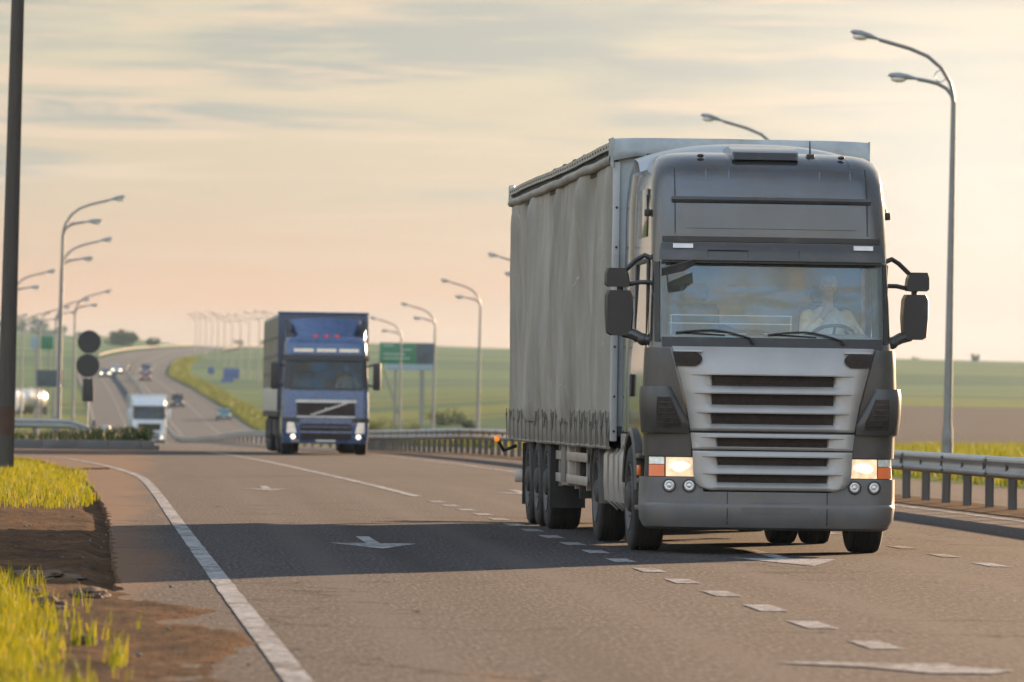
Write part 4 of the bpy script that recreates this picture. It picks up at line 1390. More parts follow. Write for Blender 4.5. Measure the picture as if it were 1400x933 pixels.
mb = MB(); mb.ball((-1.45, 16.18, .985), .034, .034, .04); mb.build('rear_marker_lamp', M['orange_lamp'], T)
mb = MB(); mb.box(-1.2, 1.2, 16.42, 16.52, .45, .60, .02); mb.box(-.5, -.4, 16.3, 16.5, .5, 1.1); mb.box(.4, .5, 16.3, 16.5, .5, 1.1)
mb.build('under_run_bar', M['alu'], T)

# ---- trailer body
Y0, Y1 = 3.02, 16.60
mb = MB()
mb.box(-1.265, 1.265, Y0, Y1, 1.10, 1.20, .01)
mb.box(-1.22, 1.22, Y1 - .06, Y1 - .01, 1.2, 3.95)
mb.build('trailer_deck', M['chassis'], T)
mb = MB(); mb.box(-1.258, 1.258, Y0 + .1, Y1 + .02, 3.80, 4.03); mb.build('roof_frame', M['chassis'], T)
mb = MB(); mb.box(-1.235, 1.235, Y0 + .01, Y0 + .07, 1.20, 3.93, .01)
mb.build('front_bulkhead', M['tarp_top'], T)
for s in (-1, 1):
    mb = MB(); mb.box(s*1.218, s*1.282, Y0 - .03, Y0 + .10, 1.05, 3.86, .012); mb.build('corner_post', M['post_paint'], T)
    b = MB()
    for z in (1.15, 1.5, 2.0, 2.5, 3.0, 3.4): b.lathe([(Y0 - .03, .013), (Y0 - .04, .010), (Y0 - .041, .0005)], 'y', (s*1.25, 0, z), 8, cap=False)
    b.build('rivet', M['black'], T)
def cur(s, amp):
    def fn(y, z):
        t = (z - 1.0) / 2.95
        edge = sstep(0, .12, t) * sstep(1.0, .90, t)
        endf = sstep(0, .5, y - Y0) * sstep(0, .5, Y1 - y)
        d = (.100 * noise.noise(Vector((y*.8 + z*.25, z*.28, s))) + .022 * noise.noise(Vector((y*1.7 - z*1.1, z*.9, s + 3))) + .030 * math.sin(y * 2.1 + 1.3 * noise.noise(Vector((y*.5, z*.5, 3)))) * .6 + .016 * noise.noise(Vector((y*3.1 + z*.4, z*.45, s+5))) + .006 * noise.noise(Vector((y*7, z*1.2, s+9)))) * amp
        d += .035 * math.sin(math.pi * t) * .6
        return (s * (1.272 + d * edge * endf), y, z)
    return fn
ysC = [Y0 + .08 + (Y1 - Y0 - .08) * i / 190 for i in range(191)]
for s in (-1, 1):
    f_ = cur(s, 1.25)
    mb = MB(); mb.sheet(f_, ysC, [1.22 + 2.70 * i / 26 for i in range(27)])
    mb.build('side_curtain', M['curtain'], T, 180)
    # lower hem with the lashing straps
    mb = MB()
    npl = 22
    def hem(y, v):
        z = .985 + .36 * v
        ph = (y - Y0) / (Y1 - Y0) * npl
        d = .042 * abs(math.sin(math.pi * ph)) * math.sin(math.pi * min(1, v * .9 + .1)) + .010 * noise.noise(Vector((y*5, v*3, 2)))
        return (s * (1.276 + d), y, z + .018 * noise.noise(Vector((y*2.2, 0, 4))) * (1 - v))
    mb.sheet(hem, [Y0 + .08 + (Y1 - Y0 - .08) * i / 272 for i in range(273)], [i / 6 for i in range(7)])
    o = mb.build('curtain_hem', M['valance'], T, 180)
    for i in range(npl + 1):
        y = Y0 + .12 + (Y1 - Y0 - .2) * i / npl
        mb = MB()
        tl = random.uniform(-.05, .05)
        mb.loft([[(s*1.303, y - .014, .99), (s*1.303, y + .014, .99), (s*1.312, y + .014, .99), (s*1.312, y - .014, .99)], [(s*1.312, y - .014 + tl, 1.36), (s*1.312, y + .014 + tl, 1.36), (s*1.320, y + .014 + tl, 1.36), (s*1.320, y - .014 + tl, 1.36)]])
        zb = 1.22 + random.uniform(-.05, .05)
        mb.box(s*1.302, s*1.322, y - .022 + tl*.6, y + .022 + tl*.6, zb, zb + .05, .006)
        mb.build('lashing_strap', M['strap'], T)
        if i % 2 == 0 and i < npl:
            yo = random.uniform(.12, .38); wd_ = random.uniform(.05, .11); dp_ = random.uniform(.10, .20)
            mb = MB(); mb.tube([(s*(1.322 + .012*math.sin(math.pi*q/8)), y + yo - wd_ + 2*wd_*q/8, 1.33 - dp_ * math.sin(math.pi*q/8) ** .6) for q in range(9)], .006, 5); mb.build('loose_loop', M['strap'], T)
    mb = MB(); mb.tube([(s*(1.29 + .008 * noise.noise(Vector((y, 3, 1)))), y, .985 + .018 * noise.noise(Vector((y*1.5, 7, 2)))) for y in ysC[::3]], .020, 6)
    mb.build('hem_rope', M['valance'], T)
    # upper edge: rolled fold and roof rail with rivets
    mb = MB()
    def fold(y, a):
        rr = .042 + .012 * noise.noise(Vector((y*1.3, a, 3)))
        return (s * (1.285 + rr * math.sin(a)), y, 3.885 + .035 * noise.noise(Vector((y*.7, 1, 3))) * .5 + .10 * math.cos(a) * .5)
    mb.sheet(fold, ysC[::2], [R(-10 + 25*i) for i in range(9)])
    mb.build('curtain_fold', M['curtain'], T, 180)
    mb = MB()
    ysr = [Y0 + .05 + (Y1 - Y0 + .05) * i / 60 for i in range(61)]
    def railz(y): return 3.985 + .010 * math.sin(y * .55) + .008 * noise.noise(Vector((y, 2, 2)))
    mb.loft([[(s*1.262, y, railz(y)), (s*1.302, y, railz(y)), (s*1.302, y, railz(y) + .075), (s*1.262, y, railz(y) + .085)] for y in ysr])
    mb.build('roof_rail', M['steel'], T, 30)
    mb = MB()
    for i in range(44):
        y = Y0 + .3 + i * .305
        mb.ball((s*1.303, y, railz(y) + .035), .010, .014, .014, 8, 5)
    mb.build('rail_rivet', M['black'], T)
    mb = MB(); mb.box(s*1.24, s*1.31, Y1 - .05, Y1 + .12, 3.85, 4.12, .03); mb.build('rail_end_cap', M['steel'], T)
# roof tarpaulin with the draped front edge
mb = MB()
def roof(u, v):
    x = -1.262 + 2.524 * u
    y = Y0 + (Y1 - Y0) * v
    return (x, y, 4.085 + .025 * math.sin(math.pi * u) + .012 * noise.noise(Vector((x*2, y*1.1, 1))) - .02 * abs(math.sin(v * math.pi * 11)))
mb.sheet(roof, [i / 18 for i in range(19)], [i / 70 for i in range(71)])
def drape(u, v):
    x = -1.30 + 2.60 * u
    k = 2.2 * max(0, abs(u - .5) * 2 - .82)
    z = 4.105 - (.185 + .10 * k) * v - .015 * (abs(u-.5)*2) ** 8
    y = Y0 - .02 - .05 * math.sin(v * 2.2) - .012 * noise.noise(Vector((x*3.2, v*1.5, 6))) - .008 * noise.noise(Vector((x*9, v*3, 6)))
    return (x, y, z + .008 * noise.noise(Vector((x*4, 0, 6))) * v)
mb.sheet(drape, [i / 70 for i in range(71)], [i / 10 for i in range(11)], .012, lambda u, v: (0, 1, 0))
for s in (-1, 1):
    def flap(u, v):
        return (s * (1.302 + .012 * math.sin(u * 3) + .010 * noise.noise(Vector((u*3, v*3, s)))), Y0 - .06 + .42 * u, 4.10 - (.30 - .14 * u) * v)
    mb.sheet(flap, [i / 8 for i in range(9)], [i / 8 for i in range(9)], .012, lambda u, v: (-s, 0, 0))
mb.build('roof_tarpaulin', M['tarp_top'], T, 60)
for x in (-.93, -.55, -.22, .85):
    mb = MB(); mb.box(x-.03, x+.03, Y0-.085, Y0-.06, 3.92, 3.945, .008); mb.build('drape_buckle', M['black'], T)

dr = seated_driver('driver in a pale shirt and cap at the wheel of the near dark grey truck', (0, 0, 0))
# the driver sits on the seat of the near truck (right of the picture)
dr.location = Matrix.Translation(truck.location) @ Matrix.Rotation(R(0.75), 4, 'Z') @ Vector((.66, 1.20, 1.80))
# ------------------------------------------------------------------ the other vehicles
M['blue'] = mat('blue_paint', (0.045, 0.082, 0.18), 0.28, 0.2, var=0.1, coat=0.6, dirt=(0.14,0.12,0.11), dirt_amt=0.2)
M['blue_lit'] = mat('blue_visor', (0.04, 0.08, 0.17), 0.25, 0.2, coat=0.6)
M['white_truck'] = mat('white_truck_paint', (0.55, 0.58, 0.60), 0.3, var=0.08, coat=0.4, dirt=(0.25,0.22,0.19), dirt_amt=0.3)
M['dark_glass'] = mat('dark_glass', (0.018, 0.028, 0.034), 0.06, var=0.3, coat=0.3, spec=0.8)
M['head_on'] = emit_mat('headlamp_bright', (1.0, 0.84, 0.58), 0.42)
M['head_far'] = emit_mat('far_headlamp', (1.0, 0.88, 0.66), 2.2)
M['tail_on'] = emit_mat('tail_lamp_lit', (1.0, 0.07, 0.04), 1.0, base=(0.6, 0.02, 0.02))
M['blue_wall'] = mat('dark_blue_panel', (0.045, 0.062, 0.105), 0.5, var=0.15)
M['roof_marker'] = emit_mat('roof_marker', (1.0, 0.05, 0.04), 0.05, base=(0.5, 0.02, 0.03))
M['panel_lit'] = mat('light_panel', (0.80, 0.68, 0.52), 0.3, var=0.1, coat=0.4)
M['box_tarp'] = curtain_mat('olive_tarpaulin', (0.26, 0.245, 0.19), (0.38, 0.36, 0.28))
M['grey_tarp'] = curtain_mat('grey_tarpaulin', (0.26, 0.27, 0.27), (0.36, 0.36, 0.36))
M['plate'] = mat('number_plate', (0.6, 0.6, 0.58), 0.5, var=0.1)

def lorry(name, label, loc, rz, paint, tarp, detail, blue=False, ht=3.95):
    t = empty(name, loc, R(rz))
    tag(t, label, 'truck', 'trucks driving on the highway')
    C = Shell([(.32,.06,1.16,.30),(.60,.02,1.20,.26),(.95,.03,1.20,.24),(1.50,.06,1.19,.22),(1.84,.12,1.175,.2),(2.20,.21,1.16,.18),(2.58,.31,1.14,.18),(2.80,.34,1.13,.2),(3.06,.40,1.12,.24),(3.22,.56,1.08,.32),(3.28,.8,1.0,.4)], .08, 2.3)
    mb = MB(); C.skin(mb, TS, holes=[(-1.2, 1.2, 1.84, 2.58), (-2.5,-2.05,1.84,2.58), (2.05,2.5,1.84,2.58)]); mb.build('cab_body', paint, t, 40)
    mb = MB(); mb.sheet(lambda u, z: C.tcol(u * 1.2, z) + Vector((0, -.004, 0)), [i / 6 for i in range(-6, 7)], [1.84, 2.1, 2.35, 2.58])
    mb.build('windscreen', M['windscreen_dark'], t, 180)
    for s in (-1, 1):
        mb = MB(); mb.sheet(lambda q, z: C.tcol(s*q, z) + Vector((s*.004, 0, 0)), [2.05, 2.2, 2.5], [1.84, 2.2, 2.58]); mb.build('side_window', M['side_glass'], t, 180)
        mb = MB(); C.patch(mb, s*1.0, s*1.16, 1.82, 2.60, .01, .03, 3, 4); mb.build('pillar', M['black'], t, 30)
    mb = MB(); C.patch(mb, -1.2, 1.2, 2.60, 2.76, .06, .08, 16, 2); C.patch(mb, -1.0, 1.0, 1.79, 1.85, .015, .03, 12, 1); mb.build('visor', M['black'], t, 30)
    mb = MB(); mb.box(-1.08, 1.08, .5, .9, 1.4, 1.80, .05); mb.box(-1.1, 1.1, 2.0, 2.05, 1.2, 2.75); mb.box(-1.1, 1.1, .6, 2.0, 1.2, 1.25); mb.build('interior', M['interior'], t)
    for x in (-.6, .6):
        mb = MB(); mb.box(x-.26, x+.26, 1.4, 1.55, 1.3, 2.25, .06); mb.box(x-.26, x+.26, .98, 1.4, 1.35, 1.57, .05); mb.build('seat', M['seat'], t)
    for s in (-1, 1):
        mb = MB(); mb.box(s*1.30, s*1.52, .45, .62, 1.80 if detail else 1.9, 2.55, .05); mb.tube([(s*1.1,.5,2.45),(s*1.35,.5,2.5)], .03, 6); mb.tube([(s*1.1,.5,1.95),(s*1.35,.5,1.9)], .03, 6)
        mb.build('mirror', M['black'] if blue else paint, t, 40)
    # lights
    for s in (-1, 1):
        mb = MB(); C.patch(mb, 0, 1, .60, .98, .012, .05, 4, 5, wz=lambda v: (s * (.80 + .10 * v), s * (1.08 - .02 * v)))
        hl = mb.build('headlight', M['clear_lens'], t, 40)
        if blue or s > 0:
            p = C.pt(s * .90, .50, .03)
            b = MB(); b.ball(tuple(p), .068 if blue else .085, .04, .068 if blue else .085); b.build('lamp', M['head_on'], hl, 60)
    mb = MB(); C.patch(mb, -.70, .70, .42, .86, .015, .04, 12, 3); lg = mb.build('lower_grille', M['slot'], t, 30)
    mb = MB(); C.patch(mb, -.72, .72, .60, .66, .03, .05, 12, 1); C.patch(mb, -.68, .68, .76, .79, .03, .05, 12, 1); mb.build('grille_bar', paint, lg, 30)
    mb = MB(); C.patch(mb, -.80, .80, 1.03, 1.50, .012, .04, 12, 3); gr = mb.build('upper_grille', M['slot'], t, 30)
    if blue:
        mb = MB(); C.patch(mb, -.84, .84, 1.44, 1.52, .03, .05, 12, 1); C.patch(mb, -.80, .80, 1.03, 1.08, .03, .05, 12, 1)
        for i in range(10):
            z0 = 1.10 + .33 * i / 10
            x0 = -.42 + .95 * i / 10
            C.patch(mb, x0, x0 + .14, z0, z0 + .040, .026, .03, 1, 1)
        mb.build('diagonal_bar', M['alu'], gr, 30)
        mb = MB(); mb.prism([(-.045,1.27),(0,1.225),(.045,1.27),(0,1.315)], 'y', .02, .045); mb.build('emblem', M['alu'], gr)
        # light box over the windscreen
        mb = MB(); C.patch(mb, -1.0, 1.0, 2.79, 3.08, .02, .06, 14, 3); lb = mb.build('light_box', M['blue_lit'], t, 30)
        for x in (-.62, 0, .62):
            b = MB(); C.patch(b, x - .27, x + .27, 2.84, 2.93, .035, .03, 5, 1); b.build('light_panel', M['panel_lit'], lb)
        # roof deflector with side wings
        mb = MB()
        mb.loft([[(x, .75 + .45 * v + .35 * abs(x) ** 2.5, 3.20 + .58 * v - .06 * abs(x) ** 3) for x in (-1.12,-.9,-.6,-.3,0,.3,.6,.9,1.12)] for v in (0, .2, .4, .6, .8, 1)] +
                [[(x, 2.2, 3.80 - .06 * abs(x) ** 3) for x in (-1.12,-.9,-.6,-.3,0,.3,.6,.9,1.12)]], closed=False, cap0=False, cap1=False)
        o = mb.build('roof_deflector', paint, t, 40, fixn=False); sd_ = o.modifiers.new('s', 'SOLIDIFY'); sd_.thickness = .05
        for s in (-1, 1):
            b = MB(); b.loft([[(s*.78, .95, 3.22), (s*1.08, 1.05, 3.22), (s*1.08, 1.2, 3.22)], [(s*.93, 1.05, 3.50), (s*1.11, 1.2, 3.50), (s*1.11, 1.4, 3.5)], [(s*1.0, 1.35, 3.72), (s*1.12, 1.4, 3.72), (s*1.12, 1.6, 3.72)]])
            b.build('deflector_wing', M['black'], t, 40)
        for x in (-.28, .02, .30):
            b = MB(); b.ball((x, .78, 3.28), .07, .05, .045); b.build('roof_marker', M['roof_marker'], t, 60)
        mb = MB(); mb.box(-.27, .27, .035, .06, .365, .48, .01); mb.build('number_plate', M['plate'], t)
        mb = MB(); C.patch(mb, -.95, -.72, .345, .42, .012, .03, 3, 1); mb.build('step_plate', M['alu'], t)
        for s in (-1, 1):
            mb = MB(); C.patch(mb, s*.72, s*1.25, .90, 1.02, .02, .04, 5, 2); mb.build('corner_trim', M['black'], t)
    # chassis, wheels
    mb = MB(); mb.box(-.45, .45, .7, 15.5, .72, 1.0); mb.box(-1.15, 1.15, 2.5, 4.2, .42, .95, .08); mb.box(-1.18, 1.18, 6.5, 9.0, .5, .95, .03); mb.build('chassis_frame', M['chassis'], t)
    for s in (-1, 1):
        wheel(t, s*1.19, 1.45, .51, .32, s)
        wheel(t, s*1.19, 5.1, .51, .62, s)
        for y in ((10.6, 11.9, 13.2) if detail else (10.6, 11.9)): wheel(t, s*1.22, y, .51, .38, s)
    # load body
    Y0, Y1 = 2.75, 15.9
    mb = MB(); mb.box(-1.27, 1.27, Y0, Y1, 1.02, 1.18, .02); mb.build('load_bed', M['chassis'], t)
    mb = MB()
    mb.loft([[(-1.27, y, 1.85), (-1.27, y, ht - .12), (-1.20, y, ht - .02), (0, y, ht + .02), (1.20, y, ht - .02), (1.27, y, ht - .12), (1.27, y, 1.85)] for y in (Y0, Y0 + .02, (Y0 + Y1) / 2, Y1)])
    mb.build('tarpaulin_cover', tarp, t, 30)
    mb = MB(); mb.box(-1.262, 1.262, Y0 - .03, Y0 - .004, 1.2, ht - .05, .01); mb.build('front_wall', M['blue_wall'] if blue else M['white_truck'], t)
    mb = MB(); mb.box(-1.285, 1.285, Y0, Y1, 1.18, 1.85, .015)
    sb = mb.build('side_board', M['panel_board'], t)
    if detail:
        mb = MB()
        for s in (-1, 1):
            for i in range(12):
                y = Y0 + .4 + i * 1.12
                mb.box(s*1.272, s*1.284, y, y + .06, 1.85, ht - .12)
            for z in (2.2, 2.7, 3.2): mb.box(s*1.270, s*1.279, Y0, Y1, z, z + .10)
        mb.build('cover_lath', M['lath'], t)
    mb = MB(); mb.box(-1.283, 1.283, Y0 - .045, Y0 + .08, ht - .045, ht + .03, .03); mb.build('front_frame', M['blue_lit'] if blue else M['steel'], t)
    for s in (-1, 1):
        mb = MB(); mb.box(s*.85, s*1.24, 13.9, 13.93, .2, .9); mb.build('mud_flap', M['rubber'], t)
    return t
M['windscreen_dark'] = glass_mat('tinted_windscreen', (0.30, 0.38, 0.40), 0.0, 0.012)
M['panel_board'] = mat('side_board_paint', (0.45, 0.43, 0.36), 0.6, var=0.15, dirt=DUST, dirt_amt=0.4)
M['lath'] = mat('cover_lath', (0.16, 0.15, 0.115), 0.7, var=0.2)

blue = lorry('articulated_truck', 'blue truck with three light panels over its windscreen and an olive covered trailer, following behind', (5.06, 161.0, gz(161)), 0.5, M['blue'], M['box_tarp'], True, True)
d2 = seated_driver('driver behind the windscreen of the blue truck', (0, 0, 0), hand_to_chin=False, shirt=M['shirt'], cap=False)
d2.location = Matrix.Translation(blue.location) @ Matrix.Rotation(R(0.5), 4, 'Z') @ Vector((.6, 1.2, 1.60))
white = lorry('articulated_truck', 'white truck far down the road, half hidden by the grass of the kerbed island', (0.55, 418, gz(418)), 1.5, M['white_truck'], M['grey_tarp'], False, False, 3.6)

# ---- cars
def car(label, loc, rz, paint, facing, lit=False, tall=0.0, glasscol=None):
    """small car, front towards -y; facing 'front' shows headlamps to the camera"""
    t = empty('car', loc, R(rz))
    tag(t, label, 'car', 'cars on the far road')
    H = tall
    st = [(0.0,.55,.70,.32),(.10,.72,.78,.24),(.6,.82,.84+H*.2,.20),(1.2,.86,.93+H*.2,.18),(2.0,.87,.95+H*.2,.18),(3.2,.87,.97+H*.2,.18),(3.9,.84,.95+H*.3,.22),(4.25,.76,.86+H*.3,.30),(4.35,.62,.74,.36)]
    mb = MB()
    mb.loft([[(-w_,y,zb+.12),(-w_*.96,y,zb),(w_*.96,y,zb),(w_,y,zb+.12),(w_*1.02,y,(zb+zt)/2),(w_*.97,y,zt-.06),(w_*.85,y,zt),(-w_*.85,y,zt),(-w_*.97,y,zt-.06),(-w_*1.02,y,(zb+zt)/2)] for y, w_, zt, zb in st])
    mb.build('body', paint, t, 40)
    mb = MB()
    zr = 1.44 + H
    cab = [(1.15,.80,.93,.0),(1.9,.66,zr-.05,1),(2.3,.64,zr,1),(3.2,.63,zr-.02,1),(3.55 + H*.6,.66,zr-.10,1),(4.05,.78,.94,0)]
    mb.loft([[(-.80,y,.90),(.80,y,.90),(w_,y,z if k else .92),(w_*.6,y,z + .02*k),(-w_*.6,y,z + .02*k),(-w_,y,z if k else .92)] for y, w_, z, k in cab])
    mb.build('roof', paint, t, 40)
    gl = M['dark_glass']
    mb = MB(); mb.sheet(lambda u, v: (u * (.74 - .12 * v), 1.27 + .60 * v - .02, .97 + (zr - 1.05) * v), [-1, -.5, 0, .5, 1], [0, .5, 1], .02, lambda u, v: (0, 1, 0)); mb.build('windscreen', gl, t, 180)
    mb = MB(); mb.sheet(lambda u, v: (u * (.72 - .10 * v), 4.03 + .0 - (.46 - H * .6) * v + .02, .99 + (zr - 1.12) * v), [-1, -.5, 0, .5, 1], [0, .5, 1], .02, lambda u, v: (0, -1, 0)); mb.build('rear_window', gl, t, 180)
    for s in (-1, 1):
        mb = MB(); mb.loft([[(s*(.80), 1.5, 1.0), (s*.80, 3.75, 1.0), (s*.68, 3.4, zr - .12), (s*.68, 1.95, zr - .12)], [(s*.825, 1.5, 1.0), (s*.825, 3.75, 1.0), (s*.70, 3.4, zr - .12), (s*.70, 1.95, zr - .12)]]); mb.build('side_window', gl, t)
        for y in (.85, 3.45):
            mb = MB(); mb.lathe([(s*.88,.20),(s*.89,.29),(s*.86,.31),(s*.72,.31),(s*.70,.28)], 'x', (0, y, .31), 20); mb.build('wheel', M['rubber'], t, 40)
        mb = MB(); mb.box(s*.48, s*.74, -.02 if not lit or facing != 'front' else -.03, .14, .56, .70, .03); mb.build('headlight', M['head_far'] if (lit and facing == 'front') else M['clear_lens'], t)
        mb = MB(); mb.box(s*.50, s*.74, 4.22, 4.37, .62, .80, .03); mb.build('tail_light', M['tail_on'] if (lit and facing == 'rear') else M['red_lens'], t)
        mb = MB(); mb.box(s*.86, s*1.02, 1.42, 1.55, .95, 1.10, .03); mb.build('wing_mirror', paint, t)
    mb = MB(); mb.box(-.24, .24, 4.33, 4.375, .48, .58); mb.box(-.24, .24, -.02, .05, .36, .46); mb.build('number_plate', M['plate'], t)
    return t
P_ = lambda n, c: mat(n, c, 0.28, 0.3, var=0.06, coat=0.6)
c_dark, c_teal, c_red, c_black, c_grey, c_silver = P_('black_car_paint', (.018,.018,.02)), P_('teal_car_paint', (.05,.12,.13)), P_('red_car_paint', (.12,.02,.018)), P_('dark_blue_car_paint', (.02,.025,.04)), P_('grey_car_paint', (.06,.065,.07)), P_('silver_car_paint', (.25,.26,.27))
def onroad(o, y): return (o + cv(y), y, gz(y) + .005)
car('black high-roofed car driving away in the lane beside the median', onroad(15.6, 756), 1, c_dark, 'rear', False, .35)
car('small teal car driving away on the outer lane beside the grassy verge', onroad(20.0, 700), 1, c_teal, 'rear')
car('red car with glowing tail lights driving away up the hill', onroad(14.4, 900), 2, c_red, 'rear', True)
car('dark car just ahead of the red car with glowing tail lights', onroad(15.2, 960), 2, c_black, 'rear', False, .2)
car('leading oncoming car with bright headlights coming down the hill', onroad(8.6, 926), 2, c_grey, 'front', True)
car('second oncoming car with bright headlights, close behind the first', onroad(10.4, 955), 2, c_silver, 'front', True)

# ---- tank lorry on the side road at the far left
def tanker():
    loc = (-16.1, 697, ground(-14, 700) + .25)
    t = empty('tank_truck', loc, R(-29))
    tag(t, 'silver tank truck shining in the sun on the side road at far left', 'truck')
    M['tank'] = mat('polished_tank', (0.72, 0.70, 0.66), 0.42, 0.45, var=0.06)
    mb = MB(); mb.lathe([(2.7,.3),(2.75,.8),(2.95,1.05),(3.1,1.12),(8.0,1.12),(8.15,1.05),(8.35,.8),(8.4,.3)], 'y', (0,0,1.9), 32); mb.build('tank', M['tank'], t, 40)
    mb = MB()
    for y in (3.9, 5.4, 6.9): mb.lathe([(y,1.125),(y,1.145),(y+.08,1.145),(y+.08,1.125)], 'y', (0,0,1.9), 32, cap=False)
    mb.build('tank_band', M['steel'], t)
    mb = MB(); mb.box(-.2,.2,3.2,7.8,3.0,3.08); mb.lathe([(0,.25),(.18,.25),(.2,.2),(.2,.001)],'z',(0,5.5,3.02),16); mb.build('manhole', M['steel'], t)
    C = Shell([(.4,.05,1.1,.25),(1.0,.0,1.15,.22),(1.7,.05,1.14,.2),(2.4,.3,1.1,.2),(2.7,.5,1.0,.3),(2.75,.8,.9,.3)], .06, 2.2)
    mb = MB(); C.skin(mb, TS); mb.build('cab_body', M['white_truck'], t, 40)
    mb = MB(); C.patch(mb, -1.0, 1.0, 1.65, 2.4, .01, .03, 10, 3); mb.build('windscreen', M['dark_glass'], t)
    mb = MB(); mb.box(-.45,.45,.6,8.3,.7,.95); mb.build('chassis_frame', M['chassis'], t)
    for s in (-1, 1):
        for y in (1.3, 6.3, 7.6): wheel(t, s*1.15, y, .5, .35, s)
        mb = MB(); mb.box(s*.7, s*1.0, -.04, .08, .6, .8, .03); mb.build('headlight', M['clear_lens'], t)
    return t
tanker()
# ------------------------------------------------------------------ guard rails
def wbeam():
    # cross-section (outwards, up) of a two-wave rail
    return [(-.0,.0),(.035,.02),(.080,.045),(.083,.075),(.040,.105),(.012,.135),(.012,.175),(.040,.205),(.083,.235),(.080,.265),(.035,.29),(.0,.31)]
def guard_rail(label, fx, ya, yb, spacing, face, maxposts=100, zt=.47, step=1.0, group='guard rails along the highway', loc_y=None, ground_fn=None, beam_mat=None):
    M.setdefault('old_rail', mat('weathered_rail', (0.17, 0.15, 0.12), 0.7, 0.2, var=0.2))
    gf = ground_fn or (lambda x, y: gz(y))
    t = empty('guard_rail', (fx(ya), ya, gf(fx(ya), ya)))
    tag(t, label, 'guard rail', group)
    ox, oy, oz = t.location
    mb = MB()
    n = max(2, int((yb - ya) / step))
    sec = []
    for i in range(n + 1):
        y = ya + (yb - ya) * i / n
        x = fx(y); z = gf(x, y)
        sec.append([(x + face * (a + .06) - ox, y - oy, z + zt + b - oz) for a, b in wbeam()])
    vs = mb.loft(sec, closed=False, cap0=False, cap1=False)
    o = mb.build('beam', beam_mat or M['steel'], t, 50, fixn=False)
    so_ = o.modifiers.new('thickness', 'SOLIDIFY'); so_.thickness = .006
    y = ya + 2
    while y < min(yb, 230):
        x = fx(y); z = gf(x, y) + zt
        mb = MB()
        mb.box(x + face*.138 - ox, x + face*.146 - ox, y - .006 - oy, y + .006 - oy, z + .03 - oz, z + .29 - oz)
        for dz in (.06, .25): mb.box(x + face*.136 - ox, x + face*.158 - ox, y - .10 - oy, y + .10 - oy, z + dz - .014 - oz, z + dz + .014 - oz, .006)
        mb.build('splice_plate', M['chassis'], t)
        y += 4
    y = ya + .5; k = 0
    base = None
    while y < yb and k < maxposts:
        x = fx(y); z = gf(x, y)
        if base is None:
            b = MB()
            b.box(-.06, -.05, -.035, .035, -.2, .74); b.box(.05, .06, -.035, .035, -.2, .74); b.box(-.05, .05, -.004, .004, -.2, .74)
            b.box(.06 if face > 0 else -.10, .10 if face > 0 else -.06, -.04, .04, .52, .70)
            b.box(-.10, .10, -.09, .09, -.02, .03, .01)
            base = b.build('post', M['post'], t); p = base
        else:
            p = base.copy(); COL.objects.link(p); adopt(p, t)
        p.location = (x - ox, y - oy, z - oz)
        p.rotation_euler = (random.uniform(-.02, .02), random.uniform(-.015, .02), random.uniform(-.05, .05))
        y += spacing; k += 1
    return t
M['post'] = mat('rail_post', (0.11, 0.105, 0.10), 0.55, 0.4, var=0.25, dirt=(0.16,0.11,0.07), dirt_amt=0.5)
guard_rail('steel guard rail on close posts along the median beside the near truck', lambda y: 12.15 + cv(y), 48, 236, 2.0, -1, 96)
guard_rail('long guard rail between the two far carriageways, running through the dip and uphill', lambda y: 12.2 + cv(y), 237, 1000, 8.0, -1, 97, step=3)
guard_rail('short guard rail on the dark grass of the kerbed island at left', lambda y: -30 + (y - 196.3) * 100 , 196.0, 196.288, .018, 1, 17, zt=.50, step=.01, ground_fn=lambda x, y: gz(196) + .1) if False else None
# island rail runs across the view: built along x
def cross_rail(label, x0, x1, fy, zf, zt, face=-1, spacing=2.0):
    t = empty('guard_rail', (x0, fy(x0), zf(x0)))
    tag(t, label, 'guard rail', 'guard rails along the highway')
    ox, oy, oz = t.location
    mb = MB(); sec = []
    n = int((x1 - x0) / .5)
    for i in range(n + 1):
        x = x0 + (x1 - x0) * i / n
        drop = .30 * sstep(x1 - 1.2, x1, x)
        sec.append([(x - ox, fy(x) - oy - a - .06, zf(x) + zt + b - drop - oz) for a, b in wbeam()])
    mb.loft(sec, closed=False, cap0=False, cap1=False)
    o = mb.build('beam', M['steel'], t, 50, fixn=False); so_ = o.modifiers.new('thickness', 'SOLIDIFY'); so_.thickness = .006
    e = MB(); e.box(x1 - ox - .02, x1 - ox + .30, fy(x1) - oy - .2, fy(x1) - oy + .02, zf(x1) + zt - .30 - oz, zf(x1) + zt + .12 - oz, .05); e.build('end_piece', M['steel'], t)
    x = x0 + .4
    while x < x1:
        b = MB(); b.box(x - ox - .05, x - ox + .05, fy(x) - oy - .05, fy(x) - oy + .05, zf(x) - oz - .2, zf(x) + zt + .28 - oz); b.build('post', M['post'], t); x += spacing
    return t
cross_rail('short guard rail across the dark grass of the kerbed island at left', -34, -1.35, lambda x: 197 + .02 * x, lambda x: gz(197) + .12, .56)
guard_rail('sunlit guard rail on the outer left edge of the far hilltop bend', lambda y: 3.2 + cv(y), 1120, 1800, 8.0, 1, 85, step=6, zt=.6, beam_mat=M['old_rail'])
guard_rail('sunlit guard rail on the right edge of the far hilltop bend', lambda y: 23.9 + cv(y), 1320, 1900, 8.0, -1, 72, step=6, zt=.6, beam_mat=M['old_rail'])

